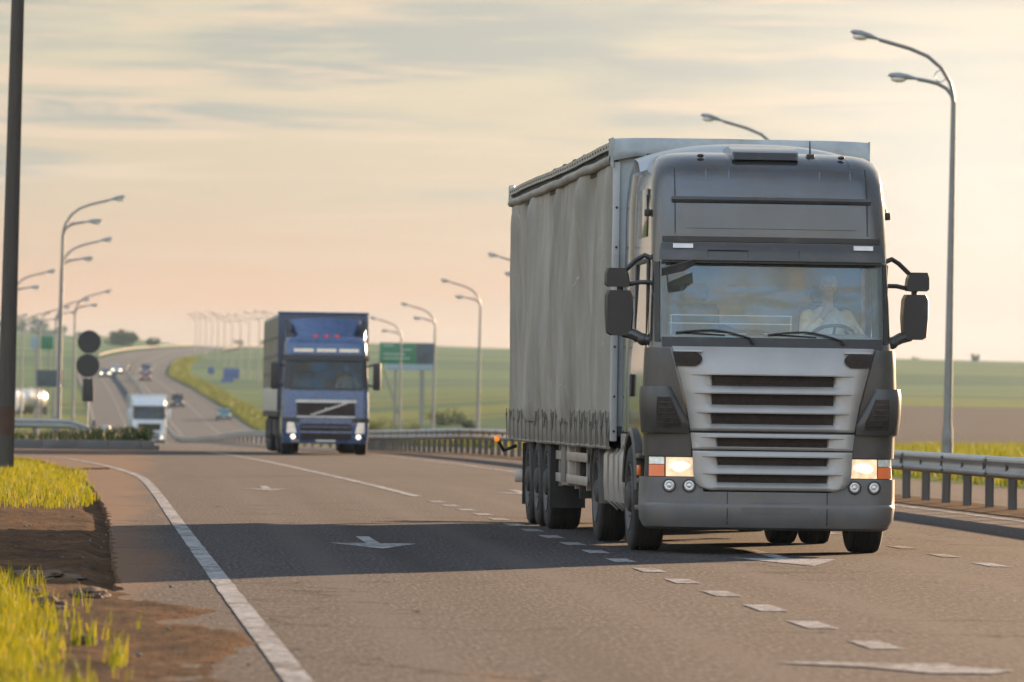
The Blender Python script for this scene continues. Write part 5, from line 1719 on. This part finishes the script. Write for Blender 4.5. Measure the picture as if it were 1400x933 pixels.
# ------------------------------------------------------------------ street lamps with two arms
M['lamp_body'] = mat('lamp_housing', (0.23, 0.25, 0.27), 0.4, 0.3, var=0.1)
M['lamp_glass'] = mat('lamp_glass', (0.75, 0.72, 0.66), 0.15, var=0.1, coat=0.5)
def make_lamp(side, label, ring=False):
    t = empty('street_lamp')
    s = side
    mb = MB()
    mb.tube([(0,0,-.3),(0,0,.02),(0,0,.9)], [.14,.14,.12], 12); mb.tube([(0,0,.9),(0,0,4),(0,0,8.35)], [.10,.085,.062], 12)
    mb.lathe([(0,.2),(.04,.2),(.05,.16)], 'z', (0,0,0), 12)
    mb.box(-.07, .07, -.125, -.095, .5, .85, .01)
    mb.build('pole', M['pole'], t, 40)
    def head(p, dx, dz):
        mb = MB()
        d_ = Vector((s*dx, 0, dz)).normalized()
        u = Vector((-d_.z * s, 0, abs(d_.x)))
        rr = []
        for k, w_, h in ((0,.05,.04),(.12,.08,.06),(.22,.13,.085),(.45,.15,.10),(.62,.12,.07),(.68,.05,.03)):
            c_ = Vector(p) + d_ * k
            rr.append([c_ + Vector((0, w_*math.cos(a), 0)) + u * (h * math.sin(a) * (1 if math.sin(a) > 0 else .45)) for a in (2*math.pi*q/12 for q in range(12))])
        mb.loft(rr)
        h_ = mb.build('lamp_head', M['lamp_body'], t, 50)
        b = MB(); c_ = Vector(p) + d_ * .43 - u * .045
        b.ball(tuple(c_), .19, .125, .085); b.build('lamp_glass', M['lamp_glass'], h_, 80)
    arm1 = [(0,0,8.3),(s*.02,0,8.55),(s*.10,0,8.80),(s*.30,0,9.12),(s*.62,0,9.38),(s*1.05,0,9.55),(s*1.55,0,9.68),(s*1.75,0,9.73)]
    arm2 = [(0,0,8.3),(s*.05,0,8.50),(s*.17,0,8.65),(s*.38,0,8.76),(s*.65,0,8.82),(s*.85,0,8.85)]
    for a, dx, dz in ((arm1, 1, .25), (arm2, 1, .10)):
        b = MB(); b.tube(a, [.045]*len(a), 8); b.build('arm', M['pole'], t, 60)
        head(a[-1], dx, dz)
    b = MB()
    b.tube([(s*.32 + .13*math.cos(q), 0, 8.93 + .13*math.sin(q)) for q in (2*math.pi*k/18 for k in range(19))], .012, 5, cap=False)
    b.build('ring', M['pole'], t)
    return t
rl = make_lamp(-1, '')
RIGHT = [(133,18.4),(170,18.45),(212,19.2),(254,20.0),(297,19.75),(347,19.9),(402,20.0),(443,19.5)]
def lname(k, y, far): pass
rights = []
lab = {133: 'tall two-armed street lamp on the right beside the guard rail, nearest of its row', 170: 'two-armed street lamp whose head shows just above the near truck trailer',
       297: 'two-armed street lamp half hidden behind the rear of the near truck trailer', 347: 'two-armed street lamp standing alone between the near trailer and the green billboard',
       402: 'two-armed street lamp rising at the right edge of the green billboard', 443: 'two-armed street lamp rising behind the middle of the green billboard'}
hid = 'two-armed street lamp of the right-hand row hidden behind the near truck'
for k, (y, x) in enumerate(RIGHT):
    if y in (212, 254): continue       # wholly behind the near truck
    o = rl if k == 0 else copy_tree(rl)
    o.location = (x, y, min(ground(x, y), gz(y)+.2)); o.rotation_euler = (0, R(random.uniform(.2, .7)), R(random.uniform(-3, 3)))
    tag(o, lab.get(y, hid), 'street lamp', 'street lamps right of the highway')
y = 640; k = 0
while y < 1330:
    o = copy_tree(rl); x = lin([(640, 19.5), (850, 17.5), (1300, 11.3)], y)
    o.location = (x, y, lin([(640, .6), (850, 4.3), (1300, 10.8)], y) + random.uniform(-.5, .5)); o.rotation_euler = (0, R(random.uniform(-.4, .8)), R(random.uniform(-4, 4)))
    tag(o, 'small far two-armed street lamp in the long row climbing the hill right of the road', 'street lamp', 'far street lamps in the row climbing the hill')
    y += 46; k += 1
ll = make_lamp(1, '')
LEFT = [(231,-3.3,0,'nearer of the two tall two-armed street lamps in line behind the island guard rail'),(281,-4.05,0,'two-armed street lamp seen just behind and below the tallest one at left'),(338,-7.6,0,'two-armed street lamp close to the thick dark pole at the left edge')]
for k, (y, x, r_, l_) in enumerate(LEFT):
    o = ll if k == 0 else copy_tree(ll)
    o.location = (x, y, gz(y)); o.rotation_euler = (0, R(.7), 0)
    tag(o, l_, 'street lamp', 'street lamps left of the highway')
for k, (y, x, z) in enumerate([(392,-4.6,-1.2),(425,-6.4,-1.2),(462,-8.2,-1.2),(505,-10.4,-1.0),(550,-13.3,-.6),(600,-17.0,.2),(655,-21.0,1.0)]):
    o = copy_tree(ll)
    o.location = (x, y, z); o.rotation_euler = (0, R(random.uniform(0, .8)), R(random.uniform(-4, 4)))
    tag(o, 'small far two-armed street lamp in the cluster above the round sign backs', 'street lamp', 'far street lamps left of the highway')

# ------------------------------------------------------------------ dark pole at the left edge
M['wood'] = mat('dark_pole_wood', (0.050, 0.044, 0.038), 0.8, var=0.35, vs=3, bump=0.5, bs=20, stretch=(6, 6, .5))
M['brown'] = mat('brown_band', (0.06, 0.028, 0.018), 0.8, var=0.3)
t = empty('utility_pole', (-2.72, 117, -.05)); t.rotation_euler = (0, R(.75), 0)
tag(t, 'thick dark utility pole in the grass at the left edge of the photo', 'pole')
mb = MB(); mb.tube([(0,0,-.4),(0,0,1.6),(0,0,6),(0,0,13)], [.165,.16,.135,.10], 16); mb.build('pole', M['wood'], t, 60)
mb = MB(); mb.lathe([(.72,.168),(1.28,.165)], 'z', n=16, cap=False); mb.build('band', M['brown'], t, 60)
mb = MB()
for k in range(40): mb.box(.155 - .0035*k, .175 - .0035*k, -.03, .03, .3 + k*.31, .31 + k*.31 + .29, .008) if False else None
mb.tube([(.175,-.02,0),(.168,-.02,1.5),(.142,-.02,6),(.108,-.02,13)], .016, 6); mb.build('cable', M['wood'], t)

# ------------------------------------------------------------------ signs
M['sign_back'] = mat('sign_back', (0.026, 0.026, 0.028), 0.6, var=0.2)
M['green_sign'] = mat('green_sign', (0.025, 0.16, 0.085), 0.4, var=0.08)
M['blue_sign'] = mat('blue_sign', (0.05, 0.09, 0.24), 0.5, var=0.08)
M['dark_sign'] = mat('dark_grey_board', (0.06, 0.075, 0.09), 0.6, var=0.3, vs=1.2)
M['pale_sign'] = mat('pale_blue_board', (0.24, 0.33, 0.38), 0.5, var=0.1)
M['letter'] = mat('sign_lettering', (0.30, 0.42, 0.34), 0.5, var=0.1)
t = empty('road_sign', (-1.85, 199, gz(199) + .1)); t.rotation_euler = (0, R(.6), 0)
tag(t, 'two round black sign backs above a rectangular one on a pale post at left', 'road sign')
mb = MB(); mb.tube([(0,0,-.2),(0,0,3.95)], .035, 8); mb.build('post', M['steel'], t)
for x, z in ((.0, 3.52), (-.03, 2.72)):
    mb = MB(); mb.lathe([(-.09,.001),(-.09,.38),(-.075,.395),(-.05,.395),(-.05,.37),(-.065,.36),(-.065,.001)], 'y', (x, 0, z), 32, cap=False); mb.build('round_plate', M['sign_back'], t, 30)
mb = MB(); mb.box(-.19,.19,-.09,-.05,1.50,2.28,.03); mb.build('rectangular_plate', M['sign_back'], t)

def board(name, label, cat, x, y, z0, w_, parts, posts, rz=0, group=None):
    t = empty(name, (x, y, ground(x, y))); t.rotation_euler = (0, 0, R(rz))
    tag(t, label, cat, group)
    zg = t.location.z
    for nm, m_, xa, xb, za, zb, dy in parts:
        mb = MB(); mb.box(xa, xb, -.06 - dy, .04 - dy, z0 + za - zg, z0 + zb - zg, .015); mb.build(nm, m_, t)
    for px, r_ in posts:
        mb = MB(); mb.box(px - r_, px + r_, .05, .05 + 2*r_, -.5, z0 + .3 - zg); mb.build('post', M['pole'], t)
    return t
b = board('billboard', 'green and dark grey billboard with a pale blue strip below, beyond the median guard rail', 'billboard', 22.6, 500, 4.25, 4.8,
      [('green_panel', M['green_sign'], -2.4, .75, .52, 2.35, 0), ('dark_panel', M['dark_sign'], .76, 2.4, .52, 2.35, 0), ('pale_strip', M['pale_sign'], -1.9, 2.25, 0, .51, 0)], [(1.3, .16), (-1.0, .10)], 2)
mb = MB()
for z, xa, xb in ((5.95,-.5,.35),(5.55,-2.1,-.2),(5.2,-2.1,.2),(6.3,-2.1,-1.2)):
    mb.box(xa, xb, -.075, -.062, z - b.location.z, z - b.location.z + .12)
mb.build('lettering', M['letter'], b)
mb = MB(); mb.tube([(-2.0,.1,4.2 - b.location.z),(.2,.3,.4)], .06, 6); mb.build('brace', M['pole'], b)
for i in range(9):
    mb = MB()
    xx, zz = random.uniform(.85, 2.0), random.uniform(4.9, 6.3)
    mb.box(xx, xx + random.uniform(.08,.3), -.072, -.062, zz - b.location.z, zz - b.location.z + random.uniform(.05,.18))
    mb.build('pattern_patch', M['blue_sign'], b)
board('direction_sign', 'green direction sign with a pale panel at left, on posts in the far left field', 'road sign', -8.6, 500, 5.6, 2, [('green_panel', M['green_sign'], -.3, 1.0, 0, 1.15, 0), ('pale_panel', M['pale_sign'], -.95, -.32, .05, 1.05, 0)], [(-.5,.06),(.6,.06)])
board('information_sign', 'dark grey sign board between the left street lamps and the round sign backs', 'road sign', -5.5, 350, 2.1, 2, [('panel', M['dark_sign'], -.8, .8, 0, 1.0, 0)], [(-.5,.05),(.5,.05)])
board('information_sign', 'larger blue road sign among the far lamps on the right verge', 'road sign', 13.6, 900, 4.9, 2, [('panel', M['blue_sign'], -1.2, 1.3, 0, 1.5, 0), ('lower_panel', M['blue_sign'], -1.45, .4, -.75, -.02, 0)], [(-.8,.06),(.8,.06)])
board('information_sign', 'small blue road sign left of the larger blue sign on the right verge', 'road sign', 10.6, 905, 5.6, 1, [('panel', M['blue_sign'], -.5, .5, 0, 1.0, 0)], [(0,.05)])
# ------------------------------------------------------------------ grass, trees, stones
def leaf_mat(name, a, b, trans=0.45, glossy=0.0):
    m, nt, out = new_mat(name)
    g = N(nt)
    geo = g.node('ShaderNodeNewGeometry')
    n1 = g.noise(geo.outputs['Position'], 1.3, 4, 0.6)
    rnd = geo.outputs['Random Per Island']
    c = g.mix(g.math('ADD', g.math('MULTIPLY', rnd, .7), g.map(n1, .35, .65, -.1, .4), clamp=True), a, b)
    df = g.bsdf(c, 0.6, spec=0.25)
    tr = g.node('ShaderNodeBsdfTranslucent'); g.put(tr.inputs[0], c)
    mx = g.node('ShaderNodeMixShader'); mx.inputs[0].default_value = trans
    nt.links.new(df.outputs[0], mx.inputs[1]); nt.links.new(tr.outputs[0], mx.inputs[2])
    nt.links.new(mx.outputs[0], out.inputs[0])
    return m
M['grass'] = leaf_mat('grass_blades', (0.085, 0.135, 0.006), (0.36, 0.29, 0.010), 0.5)
M['grass_dry'] = leaf_mat('verge_grass_blades', (0.12, 0.15, 0.012), (0.26, 0.24, 0.02), 0.45)
M['grass_far'] = leaf_mat('far_grass_blades', (0.09, 0.12, 0.014), (0.18, 0.18, 0.022), 0.35)
M['grass_dark'] = leaf_mat('island_grass_blades', (0.022, 0.038, 0.010), (0.05, 0.065, 0.016), 0.12)  # dark look of blades seen against the sun is put into the colour
M['leaf'] = leaf_mat('leaves', (0.030, 0.050, 0.014), (0.075, 0.095, 0.024), 0.3)
M['leaf_pale'] = leaf_mat('pale_leaves', (0.09, 0.11, 0.02), (0.18, 0.18, 0.035), 0.4)
M['bark'] = mat('bark', (0.06, 0.045, 0.035), 0.9, var=0.3)

def grass(name, spots, h0, h1, wd, material, lean=.35, stuff='grass', label=None):
    """blades as bent triangles; spots = (x, y, z)"""
    vs, fs = [], []
    for x, y, z in spots:
        h = random.uniform(h0, h1) * (0.6 + 0.8 * max(0, noise.noise(Vector((x*.9, y*.5, 3))) + .5))
        a = random.uniform(0, 6.283)
        l = random.uniform(0, lean) * h
        w_ = wd * random.uniform(.7, 1.3)
        dx, dy = math.cos(a), math.sin(a)
        b = random.uniform(0, 6.283)
        lx, ly = math.cos(b) * l, math.sin(b) * l
        n0 = len(vs)
        vs += [(x - dx*w_, y - dy*w_, z - .02), (x + dx*w_, y + dy*w_, z - .02), (x + dx*w_*.7 + lx*.4, y + dy*w_*.7 + ly*.4, z + h*.6), (x - dx*w_*.7 + lx*.4, y - dy*w_*.7 + ly*.4, z + h*.6), (x + lx*1.2, y + ly*1.2, z + h)]
        fs += [(n0, n0+1, n0+2, n0+3), (n0+3, n0+2, n0+4)]
    me = bpy.data.meshes.new(name)
    me.from_pydata(vs, [], fs)
    me.materials.append(material)
    o = bpy.data.objects.new(name, me); COL.objects.link(o)
    tag(o, label, stuff, kind='stuff')
    return o
def soil_z(x, y): return (0.03 if y < 45 else -0.01) + 0.05 * sstep(-0.7, -3.0, x)
sp = []
# near clump at the bottom left
while len(sp) < 150000:
    y = random.uniform(20, 45); x = random.uniform(-11.5, .5)
    if x < -4.5 and random.random() < .35: continue
    e = lin([(24,-.15),(29,-.28),(33,-.33),(36,-.45),(39,-.6),(42,-.85),(44.5,-1.15),(46,-1.6)], y) + .28 * noise.noise(Vector((x*1.2, y*.9, 4)))
    if x > e + .28: continue
    tuft = noise.noise(Vector((x * 5, y * 2.2, 21)))
    if x > e and (tuft < .28 or random.random() < .55): continue
    if x <= e and random.random() > sstep(0, .35, e - x) * .9 + .1: continue
    sp.append((x, y, soil_z(x, y)))
grass('grass', sp, .04, .15, .0042, M['grass'], .5, label='sunlit yellow green grass clump in the bottom left corner')
sp = []
while len(sp) < 125000:
    y = random.uniform(74, 166); x = random.uniform(-26, -.3)
    if x < -.1*y - 9: continue
    e = lin([(74,-1.0),(78,-.65),(90,-.75),(113,-1.05),(133,-2.2),(147,-3.7),(153,-6),(157,-11),(160,-17)], y) + .22 * noise.noise(Vector((x*.6, y*.5, 4)))
    if x > e: continue
    if y < 80 and random.random() > sstep(73, 80, y + 3 * noise.noise(Vector((x*1.1, y*.3, 9)))): continue
    if noise.noise(Vector((x*.5, y*.22, 11))) < -.42 and random.random() < .8: continue
    sp.append((x, y, soil_z(x, y) if (y < 112 and x > -13) else (-.24 if y < 112 else -.05)))
grass('grass', sp, .03, .12, .0065, M['grass'], .5, label='bright sunlit grass verge round the foot of the dark pole')
sp = []
while len(sp) < 26000:
    y = random.uniform(179, 232); x = random.uniform(-22, .6)
    xr = (3.0 if y < 185 else 2.35) + cv(y)
    if x > xr - .15: continue
    mound = 0.30 * math.exp(-((x - xr + 1.1) / 1.2) ** 2 - ((y - 192) / 7) ** 2)
    if y > 205 and random.random() < .5: continue
    sp.append((x, y, gz(y) + .10 + mound * .8))
sp += [(0.28 - abs(random.gauss(0, 1.0)), 180 + random.random() * 14, gz(185) + .2) for _ in range(2500)]
weeds = [(0.22 - abs(random.gauss(0, .75)), 179.5 + random.random() * 9, gz(185) + .16) for _ in range(2600)]
grass('weeds', weeds, .28, .58, .030, M['grass_dark'], .6, label='tall dark weeds at the right-hand tip of the kerbed island', stuff='weeds')
grass('grass', sp, .18, .38, .024, M['grass_dark'], .4, label='dark rough grass on the kerbed island below the short guard rail')
sp = []
while len(sp) < 52000:
    y = random.uniform(84, 300); x = random.uniform(8, 62)
    o_ = x - cv(y)
    if o_ < outer(y) + .3 + .5 * noise.noise(Vector((y*.3, 0, 2))): continue
    if x > .0631*y + .10*y + 4 or x < .0631*y - 4: continue
    if random.random() > lin([(84, 1), (150, .8), (300, .35)], y): continue
    sp.append((x, y, ground(x, y)))
grass('grass', sp, .16, .42, .022, M['grass_dry'], .5, label='tall sunlit grass on the right verge beyond the second carriageway')
# verges of the far road
sp = []
while len(sp) < 26000:
    y = random.uniform(300, 1150)
    o_ = outer(y) + .3 + 3.5 * random.random() ** 1.6
    x = o_ + cv(y)
    sp.append((x, y, ground(x, y)))
grass('grass', sp, .2, .5, .09, M['grass_far'], .4, label='sunlit grass strip along the right edge of the far road')

# stones and clods on the shoulder
mb = MB()
for i in range(200):
    y = random.uniform(24, 74); x = random.uniform(-3.2, .7)
    r_ = random.choice([.006, .007, .008, .010, .014])
    if x > .4 and random.random() < .6: continue
    mb.ball((x, y, soil_z(x, y) + r_ * .3), r_ * random.uniform(.8, 1.4), r_ * random.uniform(.8, 1.4), r_ * .75, 6, 4)
o = mb.build('gravel', M['gravel'] if 'gravel' in M else M['kerb'], ang=60); tag(o, 'loose grit and small stones scattered on the brown dirt shoulder', 'gravel', kind='stuff')
M['clod'] = mat('dark_clod', (0.085, 0.055, 0.036), 0.95, var=0.4, vs=14, bump=0.6, bs=60)
CL = [(-1.20,41.6,.15,.10,'largest dark clod of earth beside the near grass clump'),(-.62,38.6,.16,.055,'long flat dark clod in the middle of the dirt shoulder'),(-.35,41.0,.13,.045,'flat clod between the large clod and the asphalt edge'),
      (-.78,41.2,.08,.04,'small clod just right of the largest clod'),(-.30,33.2,.07,.035,'small clod low on the shoulder near the white edge line'),(-1.05,39.9,.09,.05,'clod lying at the foot of the near grass clump'),(-2.6,56,.5,.12,'low dark hump of earth in the truck shadow'),(-.75,46,.28,.06,'earth lump at the broken asphalt corner')]
for x, y, r_, h, l_ in CL:
    mb = MB()
    bm = bmesh.new(); bmesh.ops.create_icosphere(bm, subdivisions=4, radius=1)
    for v in bm.verts:
        n_ = 1 + .45 * noise.noise(v.co * 1.5 + Vector((x*9, y, 0))) + .26 * noise.noise(v.co * 3.6 + Vector((y, x, 1))) + .10 * noise.noise(v.co * 9 + Vector((y, x, 4)))
        v.co = Vector((v.co.x * r_ * n_, v.co.y * r_ * 1.2 * n_, max(-.4, v.co.z) * h * n_))
    mb.bm.free(); mb.bm = bm
    o = mb.build('earth_clod', M['clod'], ang=60); o.location = (x, y, soil_z(x, y)); tag(o, l_, 'clod', 'clods of earth on the dirt shoulder')

def tree(label, x, y, h, wdt, nleaf, material, leaf=.35, trunk=.3, cat='tree', name='tree', group=None, seed=0, zoff=0):
    rnd = random.Random(seed + int(x * 7 + y))
    t = empty(name, (x, y, ground(x, y) + zoff))
    tag(t, label, cat, group)
    mb = MB()
    hb = h * trunk
    mb.tube([(0,0,-.3),(rnd.uniform(-.1,.1)*wdt*.2,0,hb),(0,0,h*.8)], [h*.030+.02, h*.022+.015, h*.006+.005], 7)
    lobes = []
    for i in range(9):
        a = rnd.uniform(0, 6.28); rr = rnd.uniform(.1, .36) * wdt; zz = rnd.uniform(hb*1.0, h*.80)
        rr *= 1.0 - .6 * max(0, (zz - h*.5) / h)
        c_ = Vector((rr*math.cos(a), rr*math.sin(a), zz)); lobes.append((c_, rnd.uniform(.14, .26) * wdt))
        mb.tube([(0,0,max(.05, hb*rnd.uniform(.5,1.0))), tuple(c_ * .6 + Vector((0,0,hb*.3))), tuple(c_)], [h*.012+.008, h*.008+.005, .006], 5)
    mb.build('trunk', M['bark'], t, 60)
    vs, fs = [], []
    for i in range(nleaf):
        c_, r_ = lobes[rnd.randrange(len(lobes))]
        d_ = Vector((rnd.gauss(0,1), rnd.gauss(0,1), rnd.gauss(0,1))).normalized() * r_ * (rnd.random() ** .45)
        p = c_ + Vector((d_.x, d_.y, d_.z * .8))
        if p.z < .05: p.z = .05 + rnd.random() * .2
        u = Vector((rnd.gauss(0,1), rnd.gauss(0,1), rnd.gauss(0,1))).normalized(); v = u.orthogonal().normalized()
        s_ = leaf * rnd.uniform(.6, 1.3)
        n0 = len(vs); vs += [p - u*s_*.5, p + v*s_*.28, p + u*s_*.5, p - v*s_*.28]; fs.append((n0, n0+1, n0+2, n0+3))
    me = bpy.data.meshes.new('crown'); me.from_pydata(vs, [], fs); me.materials.append(material)
    o = bpy.data.objects.new('crown', me); COL.objects.link(o); adopt(o, t)
    return t
tree('wide dark bush on the hillside above the far left bend of the road', -6.5, 1640, 4.4, 11, 1500, M['leaf'], .8, .12, 'bush', 'bush')
tree('small round bush right of the wide dark one on the hillside', 3.0, 1700, 2.9, 5, 600, M['leaf'], .6, .15, 'bush', 'bush')
tree('lone small tree on the skyline at the far right', 289, 2020, 4.2, 4.2, 500, M['leaf'], .6, .3)
tree('low bush on the skyline left of the lone right tree', 268, 2020, 1.6, 5, 300, M['leaf'], .5, .2, 'bush', 'bush')
tree('lowest bush on the right skyline, close to the near truck', 226, 2010, 1.8, 5, 300, M['leaf'], .5, .2, 'bush', 'bush')
tree('skyline bush above the far lamp row', 33, 2010, 2.4, 4.6, 300, M['leaf'], .5, .2, 'bush', 'bush')
tree('skyline bush left of the blue truck', 42.0, 2010, 2.6, 7, 400, M['leaf'], .5, .2, 'bush', 'bush')
tree('pale yellow green shrub beside the blue truck, below the billboard', 19.6, 470, 2.6, 3.4, 1300, M['leaf_pale'], .22, .15, 'bush', 'bush')
tree('second pale shrub right of the one below the billboard', 22.3, 482, 2.2, 3.0, 1000, M['leaf_pale'], .22, .15, 'bush', 'bush')
tree('dark shrub on the slope left of the lone street lamp', 28.8, 520, 2.4, 2.2, 900, M['leaf'], .22, .2, 'bush', 'bush')
tree('low dark shrub further up the slope near the trailer', 33.5, 640, 1.6, 6, 900, M['leaf'], .3, .1, 'bush', 'bush')
tree('dark bush above the tank truck at left', -24, 860, 3.0, 3.4, 700, M['leaf'], .4, .2, 'bush', 'bush')
tree('dark bush on the right verge of the far road between lamps', 20, 800, 2.2, 2.6, 500, M['leaf'], .3, .2, 'bush', 'bush')
for i, (x, y, h) in enumerate([(-88,3000,8),(-76,2960,7),(-66,3010,9),(-58,2990,11),(-50,3000,9),(-43,2970,7),(-34,3010,7),(-24,2980,6),(-14,3000,6),(-100,3010,8)]):
    tree('bluish tree in the wood on the far left hill', x, y, h, h * 1.7, 800, M['leaf'], 1.3, .05, group='trees of the wood on the far left hill', seed=i)

# ------------------------------------------------------------------ haze
if HAZE > 0:
    m, nt, out = new_mat('haze')
    v = nt.nodes.new('ShaderNodeVolumePrincipled')
    v.inputs['Color'].default_value = (0.55, 0.78, 1.0, 1)
    v.inputs['Density'].default_value = HAZE
    v.inputs['Anisotropy'].default_value = 0.2
    nt.links.new(v.outputs[0], out.inputs[1])
    mb = MB(); mb.box(-3100, 3100, -90, 6100, -25, 80)
    o = mb.build('haze', m, flat=True); tag(o, kind='stuff')
    o.display_type = 'BOUNDS'
